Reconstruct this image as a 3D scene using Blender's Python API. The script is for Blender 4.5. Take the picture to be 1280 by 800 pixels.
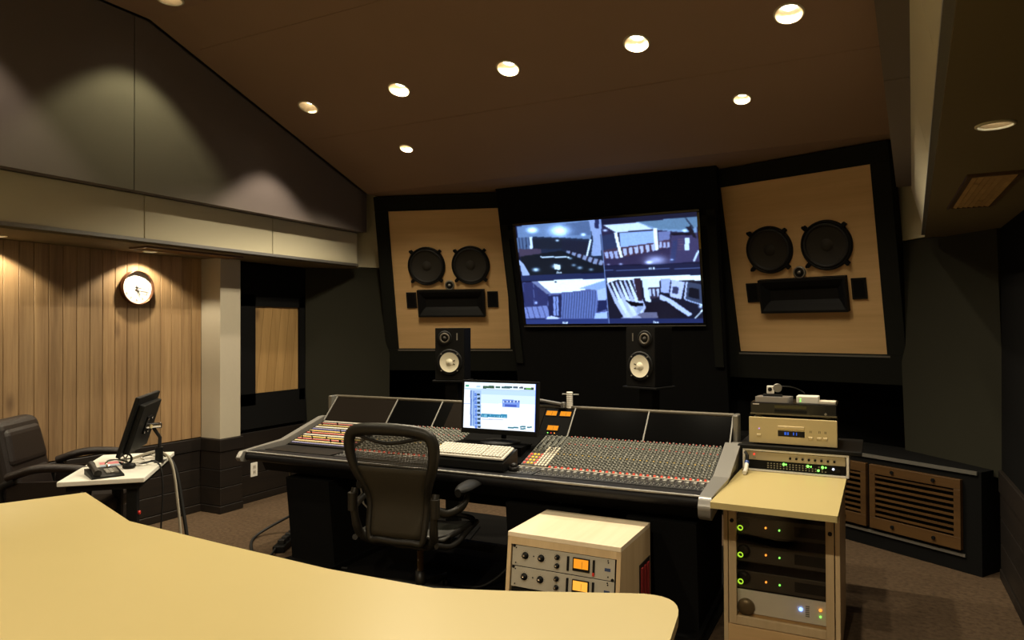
import bpy, math, random
import numpy as np
from mathutils import Matrix, Vector
random.seed(4)
PI = math.pi
for o in list(bpy.data.objects): bpy.data.objects.remove(o)
scene = bpy.context.scene
COL = scene.collection

# ------------------------------------------------------------------ camera, world, exposure
CAM = bpy.data.cameras.new('camera'); cam = bpy.data.objects.new('camera', CAM); COL.objects.link(cam)
CAM.sensor_fit = 'HORIZONTAL'; CAM.sensor_width = 36.0; CAM.lens = 880*36/1280
CAM.clip_start = .05
YAW, PITCH, ROLL = math.radians(27.3), .011, -.004
cam.matrix_world = (Matrix.Translation((0, 0, 1.49)) @ Matrix.Rotation(YAW, 4, 'Z')
                    @ Matrix.Rotation(PI/2 + PITCH, 4, 'X') @ Matrix.Rotation(ROLL, 4, 'Z'))
scene.camera = cam
W = bpy.data.worlds.new('world'); scene.world = W; W.use_nodes = True
W.node_tree.nodes['Background'].inputs[0].default_value = (0, 0, 0, 1)
W.node_tree.nodes['Background'].inputs[1].default_value = 0.0
scene.view_settings.view_transform = 'Standard'; scene.view_settings.look = 'None'
scene.view_settings.gamma = 1.0; scene.view_settings.use_curve_mapping = False
scene.view_settings.exposure = 0.0
LAMP_COL = (1.0, .86, .62)

# ------------------------------------------------------------------ materials
MATS = {}
def nodes(m): return m.node_tree.nodes, m.node_tree.links
def mat(name, col, rough=.6, metal=0.0, var=0.0, scale=40, bump=0.0, bscale=None, emit=None, estr=1.0, spec=.5, coat=0.0, rand=0.0):
    if name in MATS: return MATS[name]
    m = bpy.data.materials.new(name); m.use_nodes = True; N, L = nodes(m)
    b = N['Principled BSDF']
    b.inputs['Roughness'].default_value = rough; b.inputs['Metallic'].default_value = metal
    b.inputs['Specular IOR Level'].default_value = spec
    if coat: b.inputs['Coat Weight'].default_value = coat; b.inputs['Coat Roughness'].default_value = .1
    tc = N.new('ShaderNodeTexCoord')
    nz = N.new('ShaderNodeTexNoise'); nz.inputs['Scale'].default_value = scale; nz.inputs['Detail'].default_value = 4
    L.new(tc.outputs['Object'], nz.inputs['Vector'])
    mx = N.new('ShaderNodeMix'); mx.data_type = 'RGBA'
    mx.inputs['A'].default_value = (*[c*(1-var) for c in col], 1); mx.inputs['B'].default_value = (*[min(1, c*(1+var)) for c in col], 1)
    L.new(nz.outputs['Fac'], mx.inputs['Factor']); L.new(mx.outputs['Result'], b.inputs['Base Color'])
    if bump:
        n2 = N.new('ShaderNodeTexNoise'); n2.inputs['Scale'].default_value = bscale or scale*4; n2.inputs['Detail'].default_value = 3
        L.new(tc.outputs['Object'], n2.inputs['Vector'])
        bp = N.new('ShaderNodeBump'); bp.inputs['Strength'].default_value = bump; bp.inputs['Distance'].default_value = .004
        L.new(n2.outputs['Fac'], bp.inputs['Height']); L.new(bp.outputs['Normal'], b.inputs['Normal'])
    if emit:
        b.inputs['Emission Color'].default_value = (*emit, 1); b.inputs['Emission Strength'].default_value = estr
    MATS[name] = m; return m

def wood(name, ca, cb, axis='Z', fine=60, rough=.5, knots=False, rand=.25, coat=0.0):
    """grain stretched along one object axis; every piece gets its own tone and grain offset"""
    if name in MATS: return MATS[name]
    m = bpy.data.materials.new(name); m.use_nodes = True; N, L = nodes(m); b = N['Principled BSDF']
    b.inputs['Roughness'].default_value = rough
    if coat: b.inputs['Coat Weight'].default_value = coat
    tc = N.new('ShaderNodeTexCoord'); oi = N.new('ShaderNodeObjectInfo')
    ml = N.new('ShaderNodeVectorMath'); ml.operation = 'MULTIPLY_ADD'
    L.new(oi.outputs['Random'], ml.inputs[0]); ml.inputs[1].default_value = (37, 53, 71)
    s = {'X': (.05, 1, 1), 'Y': (1, .05, 1), 'Z': (1, 1, .05)}[axis]
    sc = N.new('ShaderNodeVectorMath'); sc.operation = 'MULTIPLY'; sc.inputs[1].default_value = s
    L.new(tc.outputs['Object'], sc.inputs[0]); L.new(sc.outputs[0], ml.inputs[2])
    nz = N.new('ShaderNodeTexNoise'); nz.inputs['Scale'].default_value = fine; nz.inputs['Detail'].default_value = 6; nz.inputs['Roughness'].default_value = .65
    L.new(ml.outputs[0], nz.inputs['Vector'])
    nb = N.new('ShaderNodeTexNoise'); nb.inputs['Scale'].default_value = fine*.2; nb.inputs['Detail'].default_value = 2
    L.new(ml.outputs[0], nb.inputs['Vector'])
    rp = N.new('ShaderNodeValToRGB'); rp.color_ramp.elements[0].position = .32; rp.color_ramp.elements[1].position = .68
    rp.color_ramp.elements[0].color = (*ca, 1); rp.color_ramp.elements[1].color = (*cb, 1)
    ad = N.new('ShaderNodeMath'); ad.operation = 'MULTIPLY_ADD'; ad.inputs[1].default_value = .55
    L.new(nz.outputs['Fac'], ad.inputs[0])
    a2 = N.new('ShaderNodeMath'); a2.operation = 'MULTIPLY'; a2.inputs[1].default_value = .45; L.new(nb.outputs['Fac'], a2.inputs[0])
    L.new(a2.outputs[0], ad.inputs[2]); L.new(ad.outputs[0], rp.inputs['Fac'])
    hs = N.new('ShaderNodeHueSaturation'); L.new(rp.outputs['Color'], hs.inputs['Color'])
    mr = N.new('ShaderNodeMapRange'); mr.inputs['To Min'].default_value = 1-rand; mr.inputs['To Max'].default_value = 1+rand*.6
    L.new(oi.outputs['Random'], mr.inputs['Value']); L.new(mr.outputs['Result'], hs.inputs['Value'])
    out = hs.outputs['Color']
    if knots:
        vo = N.new('ShaderNodeTexVoronoi'); vo.inputs['Scale'].default_value = 4.0
        s2 = N.new('ShaderNodeVectorMath'); s2.operation = 'MULTIPLY_ADD'
        L.new(oi.outputs['Random'], s2.inputs[0]); s2.inputs[1].default_value = (11, 17, 23)
        s3 = N.new('ShaderNodeVectorMath'); s3.operation = 'MULTIPLY'; s3.inputs[1].default_value = {'X': (.4, 1, 1), 'Y': (1, .4, 1), 'Z': (1, 1, .4)}[axis]
        L.new(tc.outputs['Object'], s3.inputs[0]); L.new(s3.outputs[0], s2.inputs[2]); L.new(s2.outputs[0], vo.inputs['Vector'])
        r2 = N.new('ShaderNodeValToRGB'); r2.color_ramp.elements[0].position = .03; r2.color_ramp.elements[1].position = .14
        r2.color_ramp.elements[0].color = (.35, .3, .3, 1); r2.color_ramp.elements[1].color = (1, 1, 1, 1)
        L.new(vo.outputs['Distance'], r2.inputs['Fac'])
        mm = N.new('ShaderNodeMix'); mm.data_type = 'RGBA'; mm.blend_type = 'MULTIPLY'; mm.inputs['Factor'].default_value = .8
        L.new(out, mm.inputs['A']); L.new(r2.outputs['Color'], mm.inputs['B']); out = mm.outputs['Result']
    L.new(out, b.inputs['Base Color'])
    bp = N.new('ShaderNodeBump'); bp.inputs['Strength'].default_value = .15; bp.inputs['Distance'].default_value = .002
    L.new(nz.outputs['Fac'], bp.inputs['Height']); L.new(bp.outputs['Normal'], b.inputs['Normal'])
    MATS[name] = m; return m

def glow(name, col, strength):
    if name in MATS: return MATS[name]
    m = bpy.data.materials.new(name); m.use_nodes = True; N, L = nodes(m)
    for n in list(N):
        if n.type == 'BSDF_PRINCIPLED': N.remove(n)
    e = N.new('ShaderNodeEmission'); e.inputs[0].default_value = (*col, 1); e.inputs[1].default_value = strength
    L.new(e.outputs[0], N['Material Output'].inputs[0]); MATS[name] = m; return m

def screen_mat(name, strength):
    """a screen: emits the picture stored as face colours"""
    m = bpy.data.materials.new(name); m.use_nodes = True; N, L = nodes(m); b = N['Principled BSDF']
    at = N.new('ShaderNodeAttribute'); at.attribute_name = 'picture'
    b.inputs['Base Color'].default_value = (.01, .01, .012, 1); b.inputs['Roughness'].default_value = .3
    L.new(at.outputs['Color'], b.inputs['Emission Color']); b.inputs['Emission Strength'].default_value = strength
    return m

def glass_mat(name, tint=(.8, .8, .8), rough=.02):
    if name in MATS: return MATS[name]
    m = bpy.data.materials.new(name); m.use_nodes = True; N, L = nodes(m); b = N['Principled BSDF']; N.remove(b)
    t = N.new('ShaderNodeBsdfTransparent'); t.inputs[0].default_value = (*tint, 1)
    g = N.new('ShaderNodeBsdfGlossy'); g.inputs['Roughness'].default_value = rough
    lw = N.new('ShaderNodeLayerWeight'); lw.inputs[0].default_value = .25
    mx = N.new('ShaderNodeMixShader'); L.new(lw.outputs['Fresnel'], mx.inputs[0])
    L.new(t.outputs[0], mx.inputs[1]); L.new(g.outputs[0], mx.inputs[2]); L.new(mx.outputs[0], N['Material Output'].inputs[0])
    MATS[name] = m; return m

def weave_mat(name, col, cell=.0035, hole=.45):
    """open mesh fabric: fine woven holes"""
    m = bpy.data.materials.new(name); m.use_nodes = True; N, L = nodes(m); b = N['Principled BSDF']
    b.inputs['Base Color'].default_value = (*col, 1); b.inputs['Roughness'].default_value = .45
    tc = N.new('ShaderNodeTexCoord'); w1 = N.new('ShaderNodeTexWave'); w1.bands_direction = 'X'; w1.inputs['Scale'].default_value = 1/cell/6.3
    w2 = N.new('ShaderNodeTexWave'); w2.bands_direction = 'Z'; w2.inputs['Scale'].default_value = 1/cell/6.3
    L.new(tc.outputs['Object'], w1.inputs['Vector']); L.new(tc.outputs['Object'], w2.inputs['Vector'])
    mu = N.new('ShaderNodeMath'); mu.operation = 'MULTIPLY'; L.new(w1.outputs['Fac'], mu.inputs[0]); L.new(w2.outputs['Fac'], mu.inputs[1])
    gt = N.new('ShaderNodeMath'); gt.operation = 'GREATER_THAN'; gt.inputs[1].default_value = hole; L.new(mu.outputs[0], gt.inputs[0])
    sb = N.new('ShaderNodeMath'); sb.operation = 'SUBTRACT'; sb.inputs[0].default_value = 1; L.new(gt.outputs[0], sb.inputs[1])
    L.new(sb.outputs[0], b.inputs['Alpha']); MATS[name] = m; return m

M = dict(
    carpet=mat('carpet', (.108, .072, .044), .95, var=.65, scale=38, bump=.9, bscale=500, spec=.1),
    ceiling=mat('ceiling_paint', (.31, .205, .135), .9, var=.05, scale=3, bump=.1, bscale=300, spec=.2),
    beam=mat('beige_fabric', (.62, .57, .41), .95, var=.06, scale=300, bump=.3, bscale=700, spec=.15),
    upper=mat('mauve_fabric', (.150, .126, .112), .95, var=.06, scale=300, bump=.3, bscale=700, spec=.15),
    green=mat('dark_green_fabric', (.030, .029, .020), .95, var=.1, scale=300, bump=.3, bscale=700, spec=.15),
    black_cloth=mat('black_cloth', (.008, .008, .008), 1.0, var=.1, scale=300, bump=.2, spec=.05),
    frame_green=mat('near_black_green', (.011, .0115, .009), .9, var=.1, scale=100, spec=.15),
    pillar=mat('cream_paint', (.48, .43, .33), .7, var=.03, scale=30),
    plank=wood('pine_plank', (.215, .125, .056), (.43, .28, .135), 'Z', 45, .55, knots=True, rand=.22),
    panelwood=wood('pine_panel', (.30, .175, .06), (.46, .29, .115), 'Z', 45, .55, knots=True, rand=.12),
    wains=wood('dark_wainscot', (.0055, .0035, .0022), (.014, .0085, .005), 'Y', 50, .55, rand=.2),
    wains_x=wood('dark_wainscot_x', (.014, .010, .007), (.030, .020, .013), 'X', 50, .6, rand=.2),
    maple=wood('maple_veneer', (.60, .38, .165), (.74, .49, .235), 'X', 25, .5, rand=.03),
    maplez=wood('maple_upright', (.60, .43, .235), (.76, .58, .34), 'Z', 25, .45, rand=.08),
    pale=wood('pale_birch', (.80, .66, .46), (.90, .78, .58), 'Y', 30, .4, rand=.04),
    grille=wood('oak_grille', (.060, .027, .006), (.105, .052, .014), 'X', 40, .5, rand=.15),
    laminate=mat('cream_laminate', (.545, .445, .20), .38, var=.015, scale=6, spec=.4),
    laminate_edge=mat('laminate_edge', (.55, .42, .19), .5, var=.05, scale=20),
    white=mat('white_laminate', (.80, .78, .70), .4, var=.02, scale=20),
    white_plastic=mat('white_plastic', (.86, .83, .76), .4, var=.02, scale=50),
    black=mat('black_plastic', (.006, .006, .006), .5, var=.1, scale=80, spec=.2),
    black_gloss=mat('black_gloss', (.006, .006, .007), .12, var=.05, scale=50),
    black_metal=mat('black_powdercoat', (.006, .006, .006), .6, spec=.12, var=.1, scale=200, bump=.1),
    leather=mat('brown_black_leather', (.011, .0065, .005), .45, spec=.35, var=.25, scale=60, bump=.35, bscale=300),
    grey_plastic=mat('grey_plastic', (.013, .0115, .0085), .42, var=.1, scale=60, spec=.35),
    dark_grey=mat('dark_grey_plastic', (.011, .010, .009), .42, var=.1, scale=60, spec=.35),
    silver=mat('brushed_silver', (.30, .29, .27), .38, metal=.45, var=.05, scale=200),
    chrome=mat('chrome', (.75, .73, .70), .12, metal=1.0),
    steel=mat('dull_steel', (.30, .29, .26), .4, metal=.7, var=.1, scale=100),
    faceplate=mat('warm_grey_faceplate', (.50, .48, .41), .42, metal=.2, var=.05, scale=200),
    gold=mat('champagne_gold', (.66, .54, .29), .38, metal=.2, var=.03, scale=150),
    red=mat('red_plastic', (.65, .03, .02), .4), yellow=mat('yellow_plastic', (.75, .45, .04), .4),
    blue=mat('blue_plastic', (.03, .08, .35), .4), orange=mat('orange_plastic', (.7, .2, .05), .4),
    cream_cone=mat('cream_paper_cone', (.86, .80, .62), .7, var=.04, scale=60, bump=.1),
    dark_cone=mat('dark_paper_cone', (.020, .017, .012), .75, var=.1, scale=60, bump=.15),
    rubber=mat('black_rubber', (.007, .007, .007), .6),
    paper=mat('white_paper', (.7, .68, .6), .8, var=.03, scale=20),
    cable_grey=mat('pale_cable', (.42, .38, .30), .5),
    lamp=glow('lamp_glow', (1.0, .90, .70), 14),
    reflector=mat('satin_reflector', (.34, .25, .14), .35),
    vu=glow('orange_meter', (1.0, .34, .02), 1.0), vu2=glow('yellow_orange_meter', (1.0, .42, .05), 1.25),
    led_g=glow('green_led', (.25, 1.0, .12), 2.2), led_y=glow('lime_ring', (.55, 1.0, .05), 1.0), led_o=glow('orange_led', (1.0, .32, .04), 2.0),
    led_b=glow('blue_led', (.18, .35, 1.0), 5.0), led_r=glow('red_led', (1.0, .08, .04), 1.2), led_w=glow('pale_led', (.8, .85, 1), 1.5),
    screen_blue=glow('blue_display', (.05, .15, .7), .8),
    door_glass=glass_mat('smoked_door_glass', (.92, .90, .86)),
)

# ------------------------------------------------------------------ mesh helpers
class MB:
    def __init__(s): s.v, s.f, s.m, s.s = [], [], [], []
    def add(s, vs, fs, mi=0, sm=False, xf=None):
        o = len(s.v)
        for p in vs:
            p = Vector(p); s.v.append(tuple(xf @ p) if xf else tuple(p))
        for f in fs: s.f.append([i+o for i in f]); s.m.append(mi); s.s.append(sm)
        return s
    def box(s, c, d, mi=0, xf=None):
        x, y, z = c; a, b, e = d[0]/2, d[1]/2, d[2]/2
        vs = [(x+i*a, y+j*b, z+k*e) for i in (-1, 1) for j in (-1, 1) for k in (-1, 1)]
        return s.add(vs, [(0, 1, 3, 2), (4, 6, 7, 5), (0, 4, 5, 1), (2, 3, 7, 6), (0, 2, 6, 4), (1, 5, 7, 3)], mi, False, xf)
    def span(s, lo, hi, mi=0, xf=None):
        return s.box([(a+b)/2 for a, b in zip(lo, hi)], [abs(b-a) for a, b in zip(lo, hi)], mi, xf)
    def prism(s, poly, a, b, axis='z', mi=0, xf=None, sm=False):
        """polygon extruded from a to b; axis z: (x,y), x: (y,z), y: (x,z)"""
        n = len(poly)
        def P(p, t): return {'z': (p[0], p[1], t), 'x': (t, p[0], p[1]), 'y': (p[0], t, p[1])}[axis]
        vs = [P(p, a) for p in poly] + [P(p, b) for p in poly]
        s.add(vs, [tuple(range(n))[::-1], tuple(range(n, 2*n))], mi, False, xf)
        return s.add(vs, [(i, (i+1) % n, n+(i+1) % n, n+i) for i in range(n)], mi, sm, xf)
    def tube(s, pts, r, n=8, mi=0, closed=False, xf=None, flat=1.0):
        pts = [Vector(p) for p in pts]; m = len(pts); rs = r if isinstance(r, (list, tuple)) else [r]*m
        vs = []; up = None
        for i, p in enumerate(pts):
            if closed: t = pts[(i+1) % m]-pts[i-1]
            else: t = pts[min(i+1, m-1)]-pts[max(i-1, 0)]
            t.normalize()
            if up is None:
                up = Vector((0, 0, 1)) if abs(t.z) < .9 else Vector((1, 0, 0))
            u = (up - t*up.dot(t)).normalized(); w = t.cross(u); up = u
            for k in range(n):
                a = 2*PI*k/n; vs.append(p + u*math.cos(a)*rs[i] + w*math.sin(a)*rs[i]*flat)
        fs = []
        for i in range(m if closed else m-1):
            j = (i+1) % m
            for k in range(n): fs.append((i*n+k, i*n+(k+1) % n, j*n+(k+1) % n, j*n+k))
        s.add(vs, fs, mi, True, xf)
        if not closed: s.add(vs[:n], [tuple(range(n))[::-1]], mi, False, xf); s.add(vs[-n:], [tuple(range(n))], mi, False, xf)
        return s
    def lathe(s, prof, n=24, mi=0, xf=None, mis=None, sm=True, caps=True):
        """profile of (radius, height) turned about z"""
        vs = [(r*math.cos(2*PI*k/n), r*math.sin(2*PI*k/n), z) for r, z in prof for k in range(n)]
        for i in range(len(prof)-1):
            fs = [(i*n+k, i*n+(k+1) % n, (i+1)*n+(k+1) % n, (i+1)*n+k) for k in range(n)]
            s.add([], [], 0)
            o = len(s.v)
            if i == 0: base = o; s.add(vs, [], 0, False, xf)
            for f in fs: s.f.append([q+base for q in f]); s.m.append(mis[i] if mis else mi); s.s.append(sm)
        if not caps: return s
        if prof[0][0] > 1e-6: s.f.append([base+k for k in range(n)][::-1]); s.m.append(mis[0] if mis else mi); s.s.append(False)
        if prof[-1][0] > 1e-6:
            q = (len(prof)-1)*n; s.f.append([base+q+k for k in range(n)]); s.m.append(mis[-1] if mis else mi); s.s.append(False)
        return s
    def cyl(s, p, r, h, axis='z', n=16, mi=0, xf=None):
        T = Matrix.Translation(p) @ {'z': Matrix(), 'y': Matrix.Rotation(PI/2, 4, 'X'), 'x': Matrix.Rotation(PI/2, 4, 'Y')}[axis]
        return s.lathe([(r, -h/2), (r, h/2)], n, mi, (xf @ T) if xf else T, sm=True)
    def grid(s, rows, mi=0, sm=True, xf=None):
        n = len(rows[0]); vs = [p for r in rows for p in r]
        return s.add(vs, [(i*n+k, i*n+k+1, (i+1)*n+k+1, (i+1)*n+k) for i in range(len(rows)-1) for k in range(n-1)], mi, sm, xf)
    def mesh(s, name, mats):
        me = bpy.data.meshes.new(name); me.from_pydata(s.v, [], s.f)
        for m in (mats if isinstance(mats, (list, tuple)) else [mats]): me.materials.append(m)
        me.polygons.foreach_set('material_index', s.m); me.polygons.foreach_set('use_smooth', s.s); me.update()
        return me
    def build(s, name, mats, parent=None, loc=(0, 0, 0), rot=(0, 0, 0), bevel=0, seg=2, kind=None, label=None, sub=0, solid=0):
        o = bpy.data.objects.new(name, s.mesh(name, mats)); COL.objects.link(o)
        o.parent = parent; o.location = loc; o.rotation_euler = rot
        if solid:
            q = o.modifiers.new('solid', 'SOLIDIFY'); q.thickness = solid; q.offset = 0
        if bevel:
            b = o.modifiers.new('bevel', 'BEVEL'); b.width = bevel; b.segments = seg; b.limit_method = 'ANGLE'; b.angle_limit = math.radians(40)
        if sub:
            q = o.modifiers.new('sub', 'SUBSURF'); q.levels = sub; q.render_levels = sub
        if kind: o['kind'] = kind
        if label: o['label'] = label
        return o
def inst(name, me, parent, loc=(0, 0, 0), rot=(0, 0, 0), kind=None):
    o = bpy.data.objects.new(name, me); COL.objects.link(o); o.parent = parent; o.location = loc; o.rotation_euler = rot
    if kind: o['kind'] = kind
    return o
def tag(o, label, cat, group=None, kind=None):
    o['label'] = label; o['category'] = cat
    if group: o['group'] = group
    if kind: o['kind'] = kind
    return o
def thing(name, label, cat, loc=(0, 0, 0), rz=0, group=None, rot=None):
    o = bpy.data.objects.new(name, None); COL.objects.link(o); o.empty_display_size = .1
    o.location = loc; o.rotation_euler = rot if rot else (0, 0, rz)
    return tag(o, label, cat, group)
def struct(o, label):
    o['kind'] = 'structure'; o['label'] = label; return o
def shell(name, label, loc=(0, 0, 0), rz=0):
    o = bpy.data.objects.new(name, None); COL.objects.link(o); o.location = loc; o.rotation_euler = (0, 0, rz)
    return struct(o, label)
def dup(o, parent=None):
    c = o.copy(); COL.objects.link(c)
    if parent: c.parent = parent
    for ch in list(o.children): dup(ch, c)
    return c
def text_faces(txt, size):
    cu = bpy.data.curves.new('t', 'FONT'); cu.body = txt; cu.size = size; cu.align_x = 'CENTER'; cu.align_y = 'CENTER'
    o = bpy.data.objects.new('t', cu); COL.objects.link(o); bpy.context.view_layer.update()
    me = o.evaluated_get(bpy.context.evaluated_depsgraph_get()).to_mesh()
    vs = [tuple(v.co) for v in me.vertices]; fs = [tuple(p.vertices) for p in me.polygons]
    bpy.data.objects.remove(o); bpy.data.curves.remove(cu)
    return vs, fs
def bez(pts, n=24):
    """smooth curve through points (Catmull-Rom)"""
    P = [Vector(p) for p in pts]; P = [2*P[0]-P[1]]+P+[2*P[-1]-P[-2]]; out = []
    k = len(P)-3; per = max(2, n//k)
    for i in range(k):
        a, b, c, d = P[i:i+4]
        for j in range(per):
            t = j/per; out.append(.5*((2*b)+(c-a)*t+(2*a-5*b+4*c-d)*t*t+(3*b-a-3*c+d)*t**3))
    out.append(P[-2]); return out

# ------------------------------------------------------------------ painter for screens
class Pic:
    def __init__(s, w, h, corners=None):
        s.w, s.h = w, h; s.a = np.zeros((h, w, 3)); yy, xx = np.mgrid[0:h, 0:w]; s.x = (xx+.5)/w; s.y = (yy+.5)/h
        if corners:   # sketch coordinates of the four screen corners -> unit square
            A = []; B = []
            for (px, py), (u, v) in zip(corners, ((0, 0), (1, 0), (1, 1), (0, 1))):
                A += [[u, v, 1, 0, 0, 0, -px*u, -px*v], [0, 0, 0, u, v, 1, -py*u, -py*v]]; B += [px, py]
            h8 = np.linalg.solve(np.array(A, float), np.array(B, float)); Hm = np.append(h8, 1).reshape(3, 3)
            q = Hm @ np.stack([s.x.ravel(), s.y.ravel(), np.ones(w*h)]); s.x = (q[0]/q[2]).reshape(h, w); s.y = (q[1]/q[2]).reshape(h, w)
    def poly(s, pts, col, alpha=1.0):
        m = np.zeros(s.x.shape, bool); n = len(pts)
        for i in range(n):
            (x1, y1), (x2, y2) = pts[i], pts[(i+1) % n]
            if y1 == y2: continue
            c = ((y1 > s.y) != (y2 > s.y)) & (s.x < (x2-x1)*(s.y-y1)/(y2-y1)+x1); m ^= c
        s.a[m] = s.a[m]*(1-alpha)+np.array(col)*alpha; return m
    def rect(s, x0, y0, x1, y1, col, alpha=1.0): return s.poly([(x0, y0), (x1, y0), (x1, y1), (x0, y1)], col, alpha)
    def line(s, p, q, w, col, alpha=1.0):
        dx, dy = q[0]-p[0], q[1]-p[1]; l = math.hypot(dx, dy); nx, ny = -dy/l*w/2, dx/l*w/2
        s.poly([(p[0]+nx, p[1]+ny), (q[0]+nx, q[1]+ny), (q[0]-nx, q[1]-ny), (p[0]-nx, p[1]-ny)], col, alpha)
    def glow(s, x, y, r, col, ry=None):
        g = np.exp(-(((s.x-x)/r)**2+((s.y-y)/(ry or r))**2)); s.a = np.clip(s.a+g[..., None]*np.array(col), 0, 1)
    def build(s, name, width, height, strength, parent, loc, rot):
        mb = MB(); rows = [[((i/s.w-.5)*width, 0, (.5-j/s.h)*height) for i in range(s.w+1)] for j in range(s.h+1)]
        mb.grid(rows, 0, False); me = mb.mesh(name, screen_mat(name+'_picture', strength))
        at = me.color_attributes.new('picture', 'FLOAT_COLOR', 'CORNER')
        lin = np.where(s.a <= .04045, s.a/12.92, ((s.a+.055)/1.055)**2.4)
        c = np.ones((s.h*s.w, 4, 4)); c[:, :, :3] = lin.reshape(-1, 1, 3); at.data.foreach_set('color', c.ravel())
        return inst(name, me, parent, loc, rot)

# ------------------------------------------------------------------ room shell
AX = -2.065                                   # the room is mirrored about this line
struct(MB().span((-5.2, -2.7, -.06), (1.2, 6.4, 0)).build('floor', M['carpet']), 'mottled brown carpet floor of the control room')
struct(MB().span((-5.2, -2.8, 0), (1.2, -2.7, 3.7)).build('wall_back', M['beam']), 'beige fabric wall behind the producer desk')
struct(MB().span((-5.2, 6.3, 0), (1.2, 6.4, 3.0)).build('wall_front_outer', M['black_cloth']), 'black outer wall behind the speaker wall')

def ceil_z(y):
    if y < 2.99: return 3.516
    return max(2.745, 3.516-(y-2.99)*(3.516-2.745)/(5.2-2.99))
SL = math.atan((3.516-2.745)/(5.2-2.99))

ROW = [-3.79, -2.95, -2.09, -1.235, -.396]
LIGHTS = [(x, 4.005, 0) for x in ROW] + [(-3.348, 4.64, 0), (-.742, 4.64, 0)] + [(-3.84, 2.87, 1), (-.396, 2.72, 1)] + [(-3.82, 1.70, 2)] + [(x, -.75, 3) for x in (-2.09, -.396)]

def cut_holes(o, cutters):
    dg = bpy.context.evaluated_depsgraph_get()
    c = bpy.data.objects.new('c', cutters.mesh('c', M['ceiling'])); COL.objects.link(c)
    b = o.modifiers.new('b', 'BOOLEAN'); b.operation = 'DIFFERENCE'; b.object = c; b.solver = 'EXACT'
    bpy.context.view_layer.update(); dg = bpy.context.evaluated_depsgraph_get()
    me = bpy.data.meshes.new_from_object(o.evaluated_get(dg)); o.modifiers.clear(); o.data = me
    bpy.data.objects.remove(c)
cl = MB().prism([(-2.7, 3.516), (2.99, 3.516), (5.2, 2.745), (6.35, 2.745), (6.35, 2.95), (5.25, 2.95), (3.02, 3.72), (-2.7, 3.72)], -4.2, .45, 'x')
ceil = cl.build('ceiling', M['ceiling'])
cut = MB()
def down_xf(x, y):
    t = 0 if y < 2.99 else -SL
    return Matrix.Translation((x, y, ceil_z(y))) @ Matrix.Rotation(t, 4, 'X')
def lr(y): return .050 if 4.3 < y else .069
for x, y, g in LIGHTS: cut.lathe([(lr(y)+.001, -.05), (lr(y)+.001, .10)], 24, 0, down_xf(x, y))
cut_holes(ceil, cut); struct(ceil, 'brown painted ceiling sloping down towards the speaker wall')
for y_ in (3.30, 4.37): MB().span((-4.1, -.004, -.003), (.12, .004, .004)).build('seam', M['ceiling'], ceil, loc=(0, y_, ceil_z(y_)), rot=(-SL, 0, 0))

# --- left: plank wall, wainscot, pillar
def boards(parent, rows, a, b, axis, face, t, material, name='board', gap=.004):
    """horizontal boards, one object each; axis 'y': run along y at x=face; 'x': run along x at y=face"""
    for z0, z1, pr in rows:
        m = MB()
        if axis == 'y': m.span((face, a, z0+gap/2), (face+(t+pr if t > 0 else t-pr), b, z1-gap/2))
        else: m.span((a, face, z0+gap/2), (b, face-t-pr, z1-gap/2))
        m.build(name, material, parent, bevel=.003, seg=1)
WROWS = [(0.0, .062, .006), (.062, .207, 0), (.207, .352, 0), (.352, .497, 0), (.497, .60, .008)]
wl = struct(MB().span((-5.1, -2.7, 0), (-4.945, 4.0, 2.2)).build('wall_left', M['wains']), 'left wall of pale pine planks above dark wainscot boards')
pw = .0925; pm = MB().span((0, .0012, 0), (.022, pw-.0012, 1.46)).mesh('plank', M['plank'])
n_pl = 31
for k in range(n_pl):
    o = inst('plank', pm, wl, (-4.942, 3.97-(k+1)*pw, .605))
    bv = o.modifiers.new('bevel', 'BEVEL'); bv.width = .003; bv.segments = 1
MB().span((-4.942, -2.7, .605), (-4.922, 3.97-n_pl*pw, 2.065)).build('plank_field', M['plank'], wl)
boards(wl, WROWS, -2.7, 3.97, 'y', -4.944, .024, M['wains'])
pil = struct(MB().span((-5.0, 3.97, .60), (-4.70, 4.175, 2.065)).build('trim_1', M['pillar'], bevel=.003), 'cream pillar at the end of the plank wall')
core = MB().span((-5.0, 3.972, 0), (-4.705, 4.17, .6)).build('core', M['wains'], pil)
for z0, z1, pr in WROWS:
    MB().span((-4.95, 3.965-pr, z0+.002), (-4.69+pr, 4.185+pr, z1-.002)).build('board', M['wains'], pil, bevel=.003, seg=1)

# wall beyond the pillar with an inset of slanted planks
wb = struct(MB().span((-4.95, 4.175, 0), (-4.80, 5.1, 2.07)).build('wall_left_rear', M['black_cloth']), 'black wall between the cream pillar and the speaker wall')
boards(wb, [(0, .062, .006), (.062, .24, 0), (.24, .42, 0), (.42, .60, 0)], 4.19, 5.06, 'y', -4.80, .018, M['wains'])
F = MB(); y0, y1, z0, z1 = 4.40, 4.92, .93, 1.685
for lo, hi in (((-4.80, y0-.16, z0-.10), (-4.77, y0, z1+.1)), ((-4.80, y1, z0-.1), (-4.77, y1+.07, z1+.1)), ((-4.80, y0-.16, z1), (-4.77, y1+.07, z1+.36)), ((-4.80, y0-.16, z0-.30), (-4.77, y1+.07, z0))): F.span(lo, hi)
F.build('panel_frame', M['black_cloth'], wb)
def clip(poly, ax, lim, keep_less):
    out = []
    for i in range(len(poly)):
        p, q = poly[i], poly[(i+1) % len(poly)]
        ip = (p[ax] <= lim) == keep_less; iq = (q[ax] <= lim) == keep_less
        if ip: out.append(p)
        if ip != iq:
            t = (lim-p[ax])/(q[ax]-p[ax]); out.append((p[0]+t*(q[0]-p[0]), p[1]+t*(q[1]-p[1])))
    return out
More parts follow.
